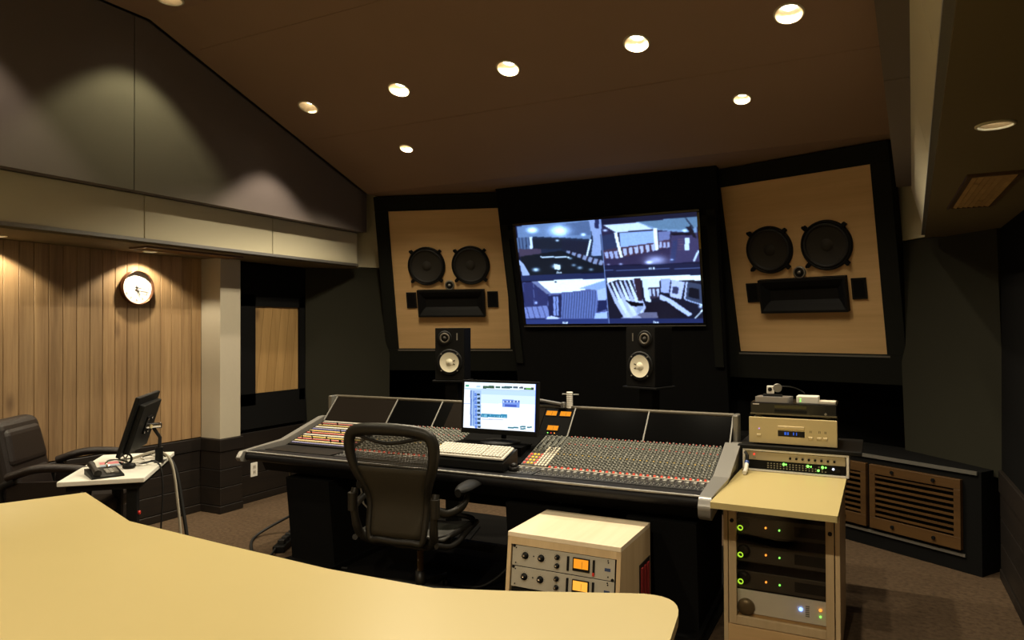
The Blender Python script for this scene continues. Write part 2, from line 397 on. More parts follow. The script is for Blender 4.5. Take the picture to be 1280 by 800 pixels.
for k in range(7):
    a = y0-.03+k*.10; pl = [(a-.045, z0), (a+.097-.045, z0), (a+.097+.045, z1), (a+.045, z1)]
    pl = clip(clip(pl, 0, y1, True), 0, y0, False)
    if len(pl) > 2: MB().prism(pl, -4.80, -4.787, 'x').build('plank', M['panelwood'], wb, bevel=.002, seg=1)

# --- left beam, overhanging upper wall and alcove ceiling; mirrored on the right
def side(sgn, label_side):
    def X(x): return x if sgn < 0 else 2*AX-x + (-.03)
    def warp(m, dx):
        if sgn > 0: m.v = [(x+dx+(y-3.4)*.041, y, z) for x, y, z in m.v]
        return m
    def sp(m, lo, hi, mi=0): return warp(sp0(m, lo, hi, mi), .055 if lo[2] >= 2.38 and hi[2] > 3 else -.012)
    def sp0(m, lo, hi, mi=0): return m.span((X(lo[0]), lo[1], lo[2]), (X(hi[0]), hi[1], hi[2]), mi)
    nm = 'left' if sgn < 0 else 'right'
    ac = sp(MB(), (-5.1, -2.7, 2.066), (-4.385, 5.3, 2.1)).build('ceiling_alcove_'+nm, mat('olive_ceiling_paint', (.15, .118, .065), .9, var=.05, scale=3, spec=.2))
    cut = MB(); spots = [(-4.77, 2.38), (-4.77, 3.40), (-4.77, 1.36), (-4.77, .3)] if sgn < 0 else [(-4.47, 2.42), (-4.47, .2)]
    for x, y in spots: cut.lathe([(.045, 2.05), (.045, 2.12)], 20, 0, Matrix.Translation((X(x), y, 0)))
    cut_holes(ac, cut); struct(ac, 'low alcove ceiling beside the %s wall' % nm)
    bm_ = struct(sp(MB(), (-5.1, -2.7, 2.1), (-4.40, 5.28, 2.40)).build('trim_2' if sgn < 0 else 'trim_3', M['beam']), 'beige fabric-covered beam along the %s side' % nm)
    seams = [-2.7, .9, 2.0, 3.08, 4.22, 5.28]
    for a, b in zip(seams, seams[1:]):
        bp_ = sp(MB(), (-4.40, a+.003, 2.102), (-4.38, b-.003, 2.395))
        if sgn > 0: bp_.v = [(x-(z-2.1)*.24, y, z) for x, y, z in bp_.v]
        bp_.build('panel', M['beam'], bm_, bevel=.004)
    sp(MB(), (-4.41, -2.7, 2.080), (-4.365, 5.27, 2.102)).build('edge_strip', M['steel'], bm_)
    uw = struct(sp(MB(), (-5.1, -2.7, 2.40), (-4.285, 5.30, 3.7)).build('wall_upper_'+nm, M['upper']), 'mauve-grey fabric upper wall over the %s beam' % nm)
    for poly in ([(-2.7, 2.385), (2.897, 2.385), (2.897, 3.512), (-2.7, 3.512)], [(2.903, 2.385), (5.16, 2.385), (5.16, 2.755), (2.99, 3.512), (2.903, 3.512)]):
        warp(MB().prism(poly, X(-4.29), X(-4.225 if sgn < 0 else -4.16), 'x'), .055).build('panel', M['upper'], uw, bevel=.005)
    return X, spots
XL, spots_l = side(-1, 'left'); XR, spots_r = side(1, 'right')

# --- splayed front corners, front base, tilted centre wall
def splay(sgn):
    def X(x): return x if sgn < 0 else 2*AX-x
    nm = 'left' if sgn < 0 else 'right'
    a, b = (X(-4.77), 5.0), (X(-4.27), 5.64); d = Vector((b[0]-a[0], b[1]-a[1])); n = Vector((-d.y, d.x)).normalized()*.12
    if n.y < 0: n = -n
    def quad(z0, z1, m, name, lean=0.0, par=None):
        q = MB(); e = [(a[0], a[1]), (b[0], b[1]), (b[0]+n.x, b[1]+n.y), (a[0]+n.x, a[1]+n.y)]
        vs = [(x + (sgn*lean), y+lean, z0) for x, y in e]+[(x, y, z1) for x, y in e]
        q.add(vs, [(0, 1, 2, 3), (7, 6, 5, 4), (0, 4, 5, 1), (1, 5, 6, 2), (2, 6, 7, 3), (3, 7, 4, 0)])
        return q.build(name, m, par)
    w = struct(quad(.58, 2.075, M['green'], 'wall_front_'+nm, .04), 'dark green fabric corner wall on the %s' % nm)
    quad(2.085, 3.0, M['beam'], 'upper_panel', 0, w)
splay(-1); splay(1)
wr = struct(MB().span((.66, -2.7, 0), (.80, 5.2, 2.2)).build('wall_right', M['black_cloth']), 'black right wall above dark wainscot boards')
for z0, z1, pr in [(0, .062, .006), (.062, .21, 0), (.21, .36, 0), (.36, .51, 0), (.51, .64, .008)]:
    MB().span((.645-pr, -2.7, z0+.002), (.66, 5.02, z1-.002)).build('board', M['wains'], wr, bevel=.003, seg=1)
wf = struct(MB().box((0, .06, 0), (1.95, .10, 2.3)).build('wall_front', M['black_cloth'], loc=(AX, 5.835, 1.645), rot=(.241, 0, 0)), 'black cloth wall carrying the big television')
for c, d in (((0, .006, .71), (1.90, .03, .08)), ((-.92, .006, .15), (.07, .03, 1.3)), ((.92, .006, .15), (.07, .03, 1.3))):
    MB().box(c, d).build('border', M['frame_green'], wf)
struct(MB().span((-3.6, 5.74, 0), (-.55, 6.0, .64)).build('baseboard_front', M['black_cloth']), 'black plinth under the speaker wall')
for sgn in (-1, 1):
    VA = math.atan2(-.540, .842)
    if sgn > 0: L0, R0 = (-.62, 5.743), VA
    else: L0, R0 = (2*AX-.55, 4.992), -VA
    e = struct(MB().span((0, 0, 0), (1.39, .45, .62)).build('baseboard_'+('right' if sgn > 0 else 'left'), M['black_cloth'], loc=(*L0, 0), rot=(0, 0, R0)), 'angled black plinth at the front %s corner' % ('right' if sgn > 0 else 'left'))
    MB().span((0, -.012, .600), (1.37, 0, .622)).build('top_edge', M['steel'], e)
    MB().span((0, -.012, .095), (1.30, 0, .112)).build('bottom_edge', M['steel'], e)
    if sgn > 0:
        for (s0, s1), lb in (((.70, 1.285), 'oak slatted air grille with black bolts, right of its pair low on the front wall'), ((.06, .675), 'oak slatted air grille partly hidden behind the equipment rack')):
            g = thing('air_grille', lb, 'grille', (L0[0]+.842*s0, L0[1]-.540*s0, .135), R0, 'air grilles low on the front wall')
            w_, h_ = s1-s0, .425
            MB().span((.01, -.004, .01), (w_-.01, .0, h_-.01)).build('backing', M['black_cloth'], g)
            f = MB()
            for lo, hi in (((0, 0), (w_, .075)), ((0, h_-.06), (w_, h_)), ((0, .075), (.04, h_-.06)), ((w_-.04, .075), (w_, h_-.06))): f.span((lo[0], -.03, lo[1]), (hi[0], 0, hi[1]))
            f.build('grille_frame', M['grille'], g, bevel=.002)
            sl = MB().span((.04, -.028, -.006), (w_-.04, -.006, .006)).mesh('slat', M['grille'])
            for k in range(8): inst('slat', sl, g, (0, 0, .075+(k+.55)*(h_-.135)/8))
            bo = MB().cyl((0, -.034, 0), .011, .012, 'y', 12).mesh('bolt', M['black_metal'])
            for x in (.16, w_-.16):
                for z in (.038, h_-.03): inst('bolt', bo, g, (x, 0, z))

# ceiling vents and downlights
def ceiling_vent(label, lo, hi, slatdir, group):
    g = thing('ceiling_vent', label, 'vent', ((lo[0]+hi[0])/2, (lo[1]+hi[1])/2, 2.066), 0, group)
    a, b = (hi[0]-lo[0])/2, (hi[1]-lo[1])/2; f = MB()
    for l, h in (((-a, -b), (a, -b+.018)), ((-a, b-.018), (a, b)), ((-a, -b+.018), (-a+.018, b-.018)), ((a-.018, -b+.018), (a, b-.018))): f.span((l[0], l[1], -.012), (h[0], h[1], 0))
    f.build('vent_frame', M['grille'], g)
    MB().span((-a+.01, -b+.01, -.002), (a-.01, b-.01, 0)).build('backing', M['black_cloth'], g)
    n = 7
    for k in range(n):
        x = -a+.018+(k+.5)*(2*a-.036)/n
        MB().box((0, 0, 0), (.018, 2*b-.036, .004)).build('slat', M['panelwood'], g, loc=(x, 0, -.007), rot=(0, .25, 0))
ceiling_vent('narrow wooden slatted vent in the low ceiling above the wall clock', (XL(-4.66), 3.16), (XL(-4.47), 4.0), 'y', 'wooden ceiling vents')
ceiling_vent('wooden slatted vent in the low dark ceiling on the right', (.315, 3.17), (.50, 4.01), 'y', 'wooden ceiling vents')

def lamp_light(parent, power, size, z, blend=.35, soft=.03):
    l = bpy.data.lights.new('spot', 'SPOT'); l.energy = power; l.color = LAMP_COL; l.spot_size = math.radians(size); l.spot_blend = blend; l.shadow_soft_size = soft
    o = bpy.data.objects.new('spot', l); COL.objects.link(o); o.parent = parent; o.location = (0, 0, z); return o
def can_meshes(r, k=1.0):
    rg = MB().lathe([(r*.98, .004), (r*1.0, -.006), (r*1.14, -.004), (r*1.16, .001), (r*1.0, .001)], 28, caps=False).mesh('trim_ring', M['beam'])
    rf = MB().lathe([(r*.97, .0), (r*.62, r*.75*k), (r*.60, r*.80*k)], 28, caps=False).mesh('reflector', M['reflector']); 
    lp = MB().lathe([(0.0001, r*.70*k), (r*.40, r*.73*k), (r*.62, r*.79*k)], 20, caps=False).mesh('bulb', M['lamp'])
    return rg, rf, lp
BIG, MID, SMALL = can_meshes(.069), can_meshes(.050), can_meshes(.044, .35)
def downlight(label, loc, tilt, ms, power, size, group, r, blend=.35, soft=.03):
    t = thing('downlight', label, 'ceiling light', loc, 0, group, rot=(tilt, 0, 0))
    for nm, me in zip(('trim_ring', 'reflector', 'bulb'), ms): inst(nm, me, t)
    s = lamp_light(t, power, size, r*.45 if r > .045 else r*.15, blend, soft); s.rotation_euler = (-tilt, 0, 0)
    return t
pos = ['first from the left', 'second from the left', 'third from the left', 'fourth from the left', 'last on the right']
for i, (x, y, g) in enumerate(LIGHTS):
    p = (x, y, ceil_z(y)); tl = 0 if y < 2.99 else -SL
    if g == 0 and y < 4.3: lb, gr = 'recessed ceiling downlight, %s in the row of five on the sloping ceiling' % pos[i], 'downlights on the sloping ceiling'
    elif g == 0: lb, gr = 'small-looking recessed downlight nearest the %s speaker, below the row of five' % ('left' if x < -2 else 'right'), 'downlights on the sloping ceiling'
    elif g == 1: lb, gr = 'recessed downlight in the flat ceiling close to the %s upper wall' % ('left' if x < -2 else 'right'), 'downlights in the flat ceiling'
    elif y > 1: lb, gr = 'recessed downlight in the flat ceiling beside the left upper wall, nearer the camera', 'downlights in the flat ceiling'
    else: lb, gr = 'added unseen fill downlight behind the camera, on the %s' % ('left' if x < -1 else 'right'), 'downlights in the flat ceiling'  # fill lamps added out of view to brighten the beams and cabinet front
    PW, SZ = {0: (90, 128), 1: (40, 90), 2: (55, 92), 3: (170 if x < -1 else 250, 152)}[g]
    if g == 0 and y < 4.3: PW, SZ = {-3.79: (72, 86), -2.95: (140, 132), -2.09: (95, 128), -1.235: (125, 124), -.396: (62, 120)}[x]
    elif g == 0: PW = 78 if x < -2 else 24
    if g == 1 and x > -2: PW, SZ = 120, 104
    dl_ = downlight(lb, p, tl, BIG if lr(y) > .06 else MID, PW, SZ, gr, lr(y))
    if g == 1 and x < -2: [c for c in dl_.children if c.type == 'LIGHT'][0].data.color = (.93, .92, .50)   # an older, greener lamp
    elif x < -3.5: [c for c in dl_.children if c.type == 'LIGHT'][0].data.color = (1.0, .84, .66)
for i, (x, y) in enumerate(spots_l):
    downlight(['small recessed downlight at the left edge over the planks', 'small recessed downlight right above the wall clock', 'small recessed downlight over the planks beside the camera', 'small recessed downlight over the planks behind the left view edge'][i], (XL(x), y, 2.066), 0, SMALL, 40, 122, 'small downlights over the plank wall', .044, .3, .02)
for i, (x, y) in enumerate(spots_r):
    downlight(['recessed downlight in the low dark ceiling on the right', 'recessed downlight in the low right ceiling out of view'][i], (XR(x), y, 2.066), 0, SMALL, 9, 100, 'small downlights on the right', .044)

# ------------------------------------------------------------------ big soffit loudspeakers
def arc(cx, cz, r, a0, a1, n): return [(cx+r*math.cos(a0+(a1-a0)*i/n), cz+r*math.sin(a0+(a1-a0)*i/n)) for i in range(n+1)]
def soffit(sgn, label):
    T, TOE = .237, .311
    g = thing('soffit_loudspeaker', label, 'loudspeaker', (AX+sgn*1.561, 5.73, 1.946), 0, 'big loudspeakers built into the front wall', rot=(T, 0, -sgn*TOE))
    w, h = 1.127/2, 1.351/2
    f = MB(); bt, bl, bb = .14, .125, .22
    for lo, hi in (((-w-bl, -h-bb), (w+bl, -h)), ((-w-bl, h), (w+bl, h+bt)), ((-w-bl, -h), (-w, h)), ((w, -h), (w+bl, h))): f.span((lo[0], -.03, lo[1]), (hi[0], .10, hi[1]))
    f.build('frame', M['frame_green'], g, bevel=.004)
    MB().span((-w, -.034, -h-.016), (w+.02, -.030, -h-.004)).build('bottom_strip', M['steel'], g)
    MB().span((-w, .0, -h), (w, .05, h)).build('baffle_board', M['maple'], g)
    def woofer(x, z, r):
        wo = MB().lathe([(r*.90, -.012), (r*.95, -.026), (r*1.0, -.030), (r*1.04, -.018), (r*1.04, .0)], 40, 0, Matrix.Rotation(PI/2, 4, 'X') @ Matrix.Scale(-1, 4, (0, 0, 1)), caps=False).build('woofer', M['black'], g, loc=(x, 0, z))
        fx = Matrix.Rotation(PI/2, 4, 'X') @ Matrix.Scale(-1, 4, (0, 0, 1))
        MB().lathe([(.0001, -.003), (r*.28, -.004), (r*.80, -.020), (r*.82, -.022)], 40, 0, fx, caps=False).build('cone', M['dark_cone'], wo)
        MB().lathe([(r*.80, -.020), (r*.84, -.030), (r*.90, -.031), (r*.93, -.022)], 40, 0, fx, caps=False).build('surround', M['rubber'], wo)
        MB().lathe([(.0001, -.020), (r*.12, -.018), (r*.22, -.011), (r*.27, -.003)], 32, 0, fx, caps=False).build('dust_cap', M['dark_cone'], wo)
        for k in range(4):
            a = PI/4+k*PI/2
            c = MB(); c.box((r*1.08, -.02, 0), (r*.22, .03, .03)); c.cyl((r*1.17, -.038, 0), .010, .012, 'y', 10)
            c.build('clamp', M['black_metal'], wo, rot=(0, a, 0), bevel=.003)
    woofer(-.220, .145, .178); woofer(.213, .145, .178)
    # waveguide with a stepped slot
    hx0, hx1, hz0, hz1 = -.325, .335, -.35, -.085; hz = (hz0+hz1)/2
    ho = MB(); cx = (hx0+hx1)/2; W2, H2 = (hx1-hx0)/2, (hz1-hz0)/2
    rows = []
    for a, b, y in ((W2, H2, .0), (W2, H2, -.05), (W2*.95, H2*.86, -.05), (W2*.86, H2*.50, -.026), (W2*.78, H2*.30, -.004)):
        rows.append([(cx-a, y, hz-b), (cx+a, y, hz-b), (cx+a, y, hz+b), (cx-a, y, hz+b), (cx-a, y, hz-b)])
    ho.grid(rows, 0, False); ho.add([p for p in rows[-1][:4]], [(0, 1, 2, 3)])
    ho.build('horn', mat('horn_black', (.005, .005, .005), .6, spec=.2), g)
    for x0, x1, lb in ((-.445, -.345, None), (.36, .462, None)):
        p = MB(); p.span((x0, -.012, -.265), (x1, .0, -.11)); p.span((x0+.014, -.0125, -.25), (x1-.014, -.0122, -.125), 1)
        p.build('port', [M['black'], M['black_cloth']], g, bevel=.004)
    fx = Matrix.Rotation(PI/2, 4, 'X') @ Matrix.Scale(-1, 4, (0, 0, 1))
    tw = MB().lathe([(.0001, -.02), (.014, -.016), (.018, -.006), (.036, -.014), (.046, -.016), (.048, .0)], 28, 0, fx, mis=[0, 1, 1, 0, 0], caps=False).build('tweeter', [M['steel'], M['black']], g, loc=(-.005, 0, -.045))
soffit(-1, 'wooden-faced twin-woofer loudspeaker built into the wall left of the television')
soffit(1, 'wooden-faced twin-woofer loudspeaker built into the wall right of the television')

# ------------------------------------------------------------------ television with four camera pictures
tv = thing('television', 'wide wall television showing four blue security camera pictures', 'television', (AX+.002, 5.75, 1.966), 0, rot=(.241, 0, 0))
tw, th = 1.617, .907
f = MB()
for lo, hi in (((-tw/2-.025, -th/2-.028), (tw/2+.025, -th/2)), ((-tw/2-.025, th/2), (tw/2+.025, th/2+.025)), ((-tw/2-.025, -th/2), (-tw/2, th/2)), ((tw/2, -th/2), (tw/2+.025, th/2))): f.span((lo[0], -.012, lo[1]), (hi[0], .035, hi[1]))
f.span((-tw/2-.02, .004, -th/2-.02), (tw/2+.02, .05, th/2+.02))
f.build('bezel', M['black_gloss'], tv, bevel=.004)
MB().span((-tw/2-.02, -.016, -th/2-.026), (tw/2+.02, -.012, -th/2-.018)).build('lower_trim', M['steel'], tv)
MB().span((tw/2+.004, -.0135, .16), (tw/2+.019, -.012, .30)).build('amber_sticker', mat('amber_sticker', (.35, .22, .03), .5), tv)
p = Pic(256, 144, [(32, 158), (1065, 80), (1112, 715), (92, 732)])
rs = np.random.RandomState(3)
p.rect(0, 0, 1224, 800, (.04, .07, .22))
# top left: dim hall
p.poly([(38, 160), (520, 118), (545, 425), (70, 448)], (.10, .17, .26))
p.poly([(38, 160), (465, 122), (470, 235), (300, 225), (130, 220), (45, 225)], (.36, .50, .66))
p.poly([(300, 150), (460, 128), (465, 210), (330, 215)], (.25, .36, .52), .7)
p.poly([(455, 125), (520, 120), (530, 330), (470, 330), (482, 235)], (.52, .62, .78))
p.rect(490, 122, 515, 172, (.12, .16, .38))
p.poly([(135, 235), (300, 225), (300, 290), (135, 292)], (.09, .14, .18)); p.poly([(300, 235), (455, 250), (445, 330), (300, 295)], (.10, .13, .20))
p.poly([(40, 225), (118, 222), (130, 335), (52, 330)], (.28, .40, .55))
for i in range(4): p.line((52+i*20, 225), (60+i*20, 330), 4, (.08, .14, .25))
p.line((122, 222), (126, 335), 16, (.80, .88, .98)); p.line((468, 235), (436, 372), 11, (.85, .92, 1))
p.poly([(48, 292), (180, 290), (180, 330), (55, 335)], (.30, .22, .28))
for i in range(7):
    x = 330+i*32; p.poly([(x, 300+i*9), (x+22, 305+i*9), (x+14, 352+i*6), (x-10, 345+i*6)], (.50, .55, .66)); p.line((x+26, 302+i*9), (x+10, 352+i*7), 6, (.20, .10, .14))
p.poly([(60, 335), (300, 300), (480, 375), (540, 390), (545, 425), (72, 446)], (.05, .11, .13))
p.poly([(50, 350), (80, 380), (115, 443), (70, 447)], (.60, .68, .80)); p.line((175, 338), (345, 338), 8, (.75, .85, .85))
for x, y, r, c in ((130, 182, 26, .9), (290, 186, 50, .8), (425, 208, 12, .9), (275, 242, 9, .9), (150, 412, 18, .9), (268, 392, 20, 1.0), (350, 345, 10, .6), (370, 385, 12, .5), (405, 400, 14, .6), (470, 410, 12, .5)): p.glow(x, y, r, (c*.8, c*.95, c), r*.55)
p.poly([(255, 378), (290, 385), (292, 412), (258, 410)], (.85, .95, .97))
# top right: bright hall
p.poly([(528, 150), (1070, 108), (1090, 365), (545, 388)], (.16, .14, .28))
p.poly([(530, 152), (720, 136), (830, 180), (920, 190), (1070, 200), (1065, 108), (740, 134)], (.40, .58, .72))
p.poly([(540, 155), (735, 138), (825, 178), (610, 195)], (.78, .86, .92)); p.poly([(735, 135), (1065, 108), (1070, 165), (1000, 180), (860, 178)], (.32, .50, .58))
p.poly([(630, 200), (830, 185), (828, 255), (640, 282)], (.52, .68, .90)); p.poly([(532, 215), (605, 200), (622, 285), (540, 300)], (.14, .20, .36)); p.poly([(850, 195), (920, 188), (915, 238), (852, 245)], (.40, .44, .66))
p.line((608, 195), (645, 348), 17, (.92, .96, 1)); p.line((834, 172), (842, 300), 20, (.92, .96, 1))
p.poly([(535, 300), (620, 285), (640, 350), (545, 352)], (.30, .18, .24)); p.poly([(640, 282), (830, 255), (838, 300), (655, 338)], (.32, .17, .20)); p.poly([(850, 245), (920, 238), (920, 280), (852, 295)], (.34, .20, .26))
for i in range(6): x = 650+i*32; p.poly([(x, 290-i*5), (x+22, 286-i*5), (x+26, 322-i*5), (x+10, 332-i*5)], (.66, .70, .82))
for i in range(3): x = 545+i*27; p.poly([(x, 312-i*3), (x+20, 306-i*3), (x+28, 344), (x+12, 346)], (.60, .64, .80))
for i in range(3): x = 858+i*22; p.poly([(x, 252), (x+14, 250), (x+14, 282), (x, 285)], (.62, .66, .80))
p.poly([(545, 352), (660, 340), (840, 300), (925, 290), (925, 372), (548, 388)], (.20, .15, .30))
p.poly([(925, 205), (1070, 195), (1088, 362), (915, 372)], (.24, .20, .38)); p.poly([(918, 200), (1035, 196), (1035, 212), (925, 212)], (.05, .05, .14))
p.poly([(1000, 228), (1028, 226), (1026, 296), (1002, 298)], (.78, .90, .98))
for i in range(5): p.line((962, 235+i*15), (995, 234+i*15), 5, (.40, .26, .34))
p.line((1080, 300), (1052, 362), 12, (.75, .85, .95)); p.line((1000, 110), (1050, 175), 5, (.08, .12, .2)); p.poly([(1005, 165), (1035, 160), (1070, 230), (1050, 225)], (.05, .07, .16)); p.poly([(935, 240), (960, 240), (950, 365), (918, 370)], (.16, .22, .44), .8)
for x, y, r, c in ((550, 184, 12, .9), (840, 355, 55, .55), (800, 368, 20, .7), (1000, 186, 12, .8), (640, 378, 10, .6), (570, 380, 8, .5), (930, 352, 8, .7)): p.glow(x, y, r, (c*.8, c*.92, c), r*.45)
# bottom left: booth with a curtain
p.poly([(72, 488), (556, 455), (565, 695), (90, 702)], (.30, .34, .62)); p.poly([(140, 480), (550, 456), (545, 505), (400, 535), (225, 552)], (.93, .97, 1))
p.poly([(400, 520), (552, 470), (555, 540), (500, 530)], (.50, .64, .80)); p.poly([(75, 490), (140, 482), (225, 552), (215, 622), (82, 632)], (.16, .18, .42)); p.line((135, 495), (140, 620), 3, (.35, .40, .65)); p.poly([(120, 480), (160, 480), (240, 552), (215, 555)], (.42, .46, .62))
p.poly([(82, 635), (215, 622), (232, 690), (92, 700)], (.42, .48, .76))
for i in range(5): p.line((95+i*30, 634-i*3), (112+i*32, 700-i*2), 4, (.20, .22, .46))
p.poly([(220, 565), (298, 556), (298, 692), (225, 690)], (.12, .14, .34)); p.poly([(250, 570), (280, 568), (282, 680), (252, 680)], (.45, .55, .85)); p.line((266, 568), (268, 685), 4, (.10, .12, .3))
m = p.poly([(300, 552), (510, 530), (498, 692), (296, 697)], (.30, .38, .66)); fold = .5+.5*np.sin(p.x*.42+np.sin(p.y*.02)*2); p.a[m] *= (.72+.5*fold[m])[:, None]
p.poly([(512, 590), (560, 585), (562, 640), (505, 660)], (.10, .14, .36)); p.poly([(495, 665), (565, 655), (566, 694), (488, 697)], (.60, .72, .92)); p.poly([(505, 530), (556, 515), (558, 588), (510, 590)], (.62, .72, .90))
p.poly([(215, 690), (240, 682), (290, 694), (280, 700), (210, 702)], (.75, .80, .95)); p.line((258, 483), (272, 483), 8, (.1, .1, .2)); p.glow(150, 606, 7, (.6, .7, .9))
# bottom right: piano booth
p.poly([(558, 462), (1095, 438), (1110, 690), (575, 695)], (.10, .10, .16)); p.poly([(560, 455), (1092, 438), (1095, 470), (870, 470), (620, 470), (562, 490)], (.92, .96, 1))
for i in range(7):
    x = 560+i*24; p.poly([(x, 490-i*4), (x+9, 486-i*4), (x+70, 600), (x+128-i*4, 690), (x+100-i*4, 690), (x+45, 600)], (.80, .86, .96) if i % 2 else (.68, .72, .84))
p.poly([(715, 462), (755, 460), (765, 590), (740, 590)], (.22, .12, .16)); p.poly([(760, 460), (790, 460), (815, 600), (780, 590)], (.82, .88, .96)); p.poly([(790, 460), (862, 458), (862, 508), (795, 515)], (.85, .90, .97)); p.poly([(795, 515), (862, 510), (862, 568), (815, 580)], (.24, .18, .24))
for i in range(3): x = 800+i*22; p.poly([(x, 522), (x+14, 520), (x+16, 562), (x+6, 566)], (.70, .76, .86))
p.poly([(868, 460), (925, 462), (915, 545), (870, 540)], (.60, .66, .84)); p.poly([(930, 465), (1005, 480), (985, 580), (920, 565)], (.70, .74, .88)); p.poly([(938, 505), (972, 510), (965, 550), (932, 545)], (.22, .22, .36)); p.poly([(1015, 478), (1095, 492), (1105, 610), (1005, 580)], (.22, .26, .34)); p.line((1015, 478), (1005, 580), 9, (.75, .8, .9)); p.line((1005, 580), (1105, 612), 7, (.6, .7, .85)); p.poly([(1030, 510), (1085, 520), (1090, 580), (1025, 565)], (.06, .08, .12))
p.poly([(865, 550), (930, 580), (1050, 665), (1030, 680), (915, 605), (862, 580)], (.70, .76, .90)); p.poly([(800, 600), (900, 590), (1020, 680), (860, 692), (770, 660)], (.10, .08, .12)); p.poly([(665, 588), (770, 605), (772, 630), (700, 620)], (.03, .03, .06)); p.poly([(735, 620), (775, 618), (750, 665), (732, 660)], (.55, .62, .70)); p.poly([(760, 660), (850, 655), (855, 690), (690, 695)], (.40, .38, .46)); p.line((1108, 640), (1065, 690), 8, (.85, .92, 1)); p.poly([(700, 640), (760, 690), (700, 695), (640, 695)], (.75, .78, .86), .6)
p.glow(1095, 620, 10, (.7, .8, .9)); p.glow(900, 660, 60, (.02, .02, .02))
n = rs.rand(*p.x.shape); p.a *= (.95+.10*n)[..., None]
# dividers, dark bands, little camera captions
p.poly([(63, 448), (545, 428), (549, 462), (66, 478)], (.10, .16, .36)); p.poly([(546, 392), (1090, 372), (1092, 438), (549, 460)], (.09, .12, .27)); p.poly([(88, 703), (572, 694), (574, 730), (90, 735)], (.13, .20, .50)); p.poly([(574, 694), (1110, 690), (1112, 716), (575, 728)], (.11, .16, .40)); p.poly([(522, 118), (1065, 80), (1067, 108), (525, 150)], (.05, .09, .22))
p.line((522, 118), (575, 728), 5, (.45, .56, .80)); p.line((550, 416), (1092, 398), 4, (.30, .38, .62))
for x, y in ((285, 428), (318, 722), (815, 402), (842, 714)):
    for k, wd in enumerate((7, 5, 8)): p.rect(x-14+k*11, y-5, x-14+k*11+wd, y+5, (.85, .92, 1))
lum = p.a @ np.array([.3, .5, .2])
tint = np.stack([lum*.72, lum*.90, np.minimum(1, lum*1.25+.05)], -1)
p.a = p.a*.5+tint*.5
for _ in range(1):                                   # a soft camera picture, not hard-edged
    q_ = np.pad(p.a, ((1, 1), (1, 1), (0, 0)), 'edge'); p.a = (q_[:-2, 1:-1]+q_[2:, 1:-1]+q_[1:-1, :-2]+q_[1:-1, 2:]+2*q_[1:-1, 1:-1])/6
p.a = np.clip((p.a-.03)*1.15, 0, 1)
p.build('picture', tw, th, 1.25, tv, (0, -.006, 0), (0, 0, 0))

# ------------------------------------------------------------------ mixing console
CW = 2.86
con = thing('mixing_console', 'long dark mixing console with rows of knobs, faders and a meter bridge', 'mixing console', (-2.105, 3.195, 0), .026)
con_y0 = 0.0
# armrest with rounded nose
ar = [(.13, .715), (.02, .722)] + [(.03-.035*math.cos(a), .692+.030*math.sin(a)) for a in [PI/2*(1-i/4) for i in range(0, 9)]] + [(.13, .652)]
MB().prism(ar, -CW/2+.02, CW/2-.02, 'x', sm=True).build('armrest', mat('armrest_black', (.008, .008, .010), .5, spec=.25, bump=.1, bscale=400), con, bevel=.002)
MB().tube([(-CW/2+.02, .006, .7205), (CW/2-.02, .006, .7205)], .006, 8).build('armrest_trim', M['silver'], con)
body = [(.16, .58), (.12, .655), (.13, .705), (.335, .712), (.715, .825), (.86, .83), (.87, .56)]
MB().prism(body, -CW/2+.03, CW/2-.03, 'x').build('body', M['black_metal'], con)
# end cheeks, flared silver
for s in (-1, 1):
    prof = [(-.005, .620), (-.036, .640), (-.046, .685), (-.018, .724), (.10, .733), (.34, .748), (.72, .858), (.77, .860), (.78, .70), (.70, .66), (.30, .645), (.06, .628)]
    a = s*(CW/2-.04); b = s*(CW/2+.016)
    if s < 0: a, b = s*(CW/2-.022), s*(CW/2+.012); prof = [(y, z if z > .69 else z*.45+.69*.55) for y, z in prof]
    ck_ = MB().prism(prof if s > 0 else prof[::-1], min(a, b), max(a, b), 'x')
    ck_.v = [(x + ((.026 if s > 0 else .010)*s*min(1, max(0, (y-.02)/.35)) if abs(x) > CW/2+.005 and z > .72 else 0), y, z) for x, y, z in ck_.v]
    ck_.build('end_cheek', M['silver'], con, bevel=.014 if s > 0 else .006, seg=3)
# surface frame: slope along the knob panel
P0, P1 = Vector((0, .345, .716)), Vector((0, .715, .828)); SLK = math.atan2(P1.z-P0.z, P1.y-P0.y); SLEN = (P1-P0).length
def surf(x, t, h=0.0): # t metres up the knob slope
    return Vector((x, P0.y+math.cos(SLK)*t-math.sin(SLK)*h, P0.z+math.sin(SLK)*t+math.cos(SLK)*h))
KX = Matrix.Translation(P0) @ Matrix.Rotation(SLK, 4, 'X')
MODW = .0366
stripm = MB()
stripm.span((-MODW/2+.0008, .0, 0), (MODW/2-.0008, SLEN-.004, .006), 0, KX)
stripm.span((-MODW/2+.0008, .14, .708), (MODW/2-.0008, .332, .7165), 1)
strip_me = stripm.mesh('channel_strip', [mat('strip_paint', (.070, .074, .066), .55, var=.1, scale=200), mat('fader_paint', (.030, .030, .031), .5)])
kn = MB()
cols = ['knob_grey', 'knob_dark', 'red', 'yellow', 'knob_green', 'knob_light']
KM = [mat('knob_grey', (.26, .26, .225), .4), mat('knob_dark', (.05, .05, .048), .4), M['red'], M['yellow'], mat('knob_green', (.10, .15, .08), .45), mat('knob_light', (.45, .43, .38), .4)]
rk = random.Random(11)
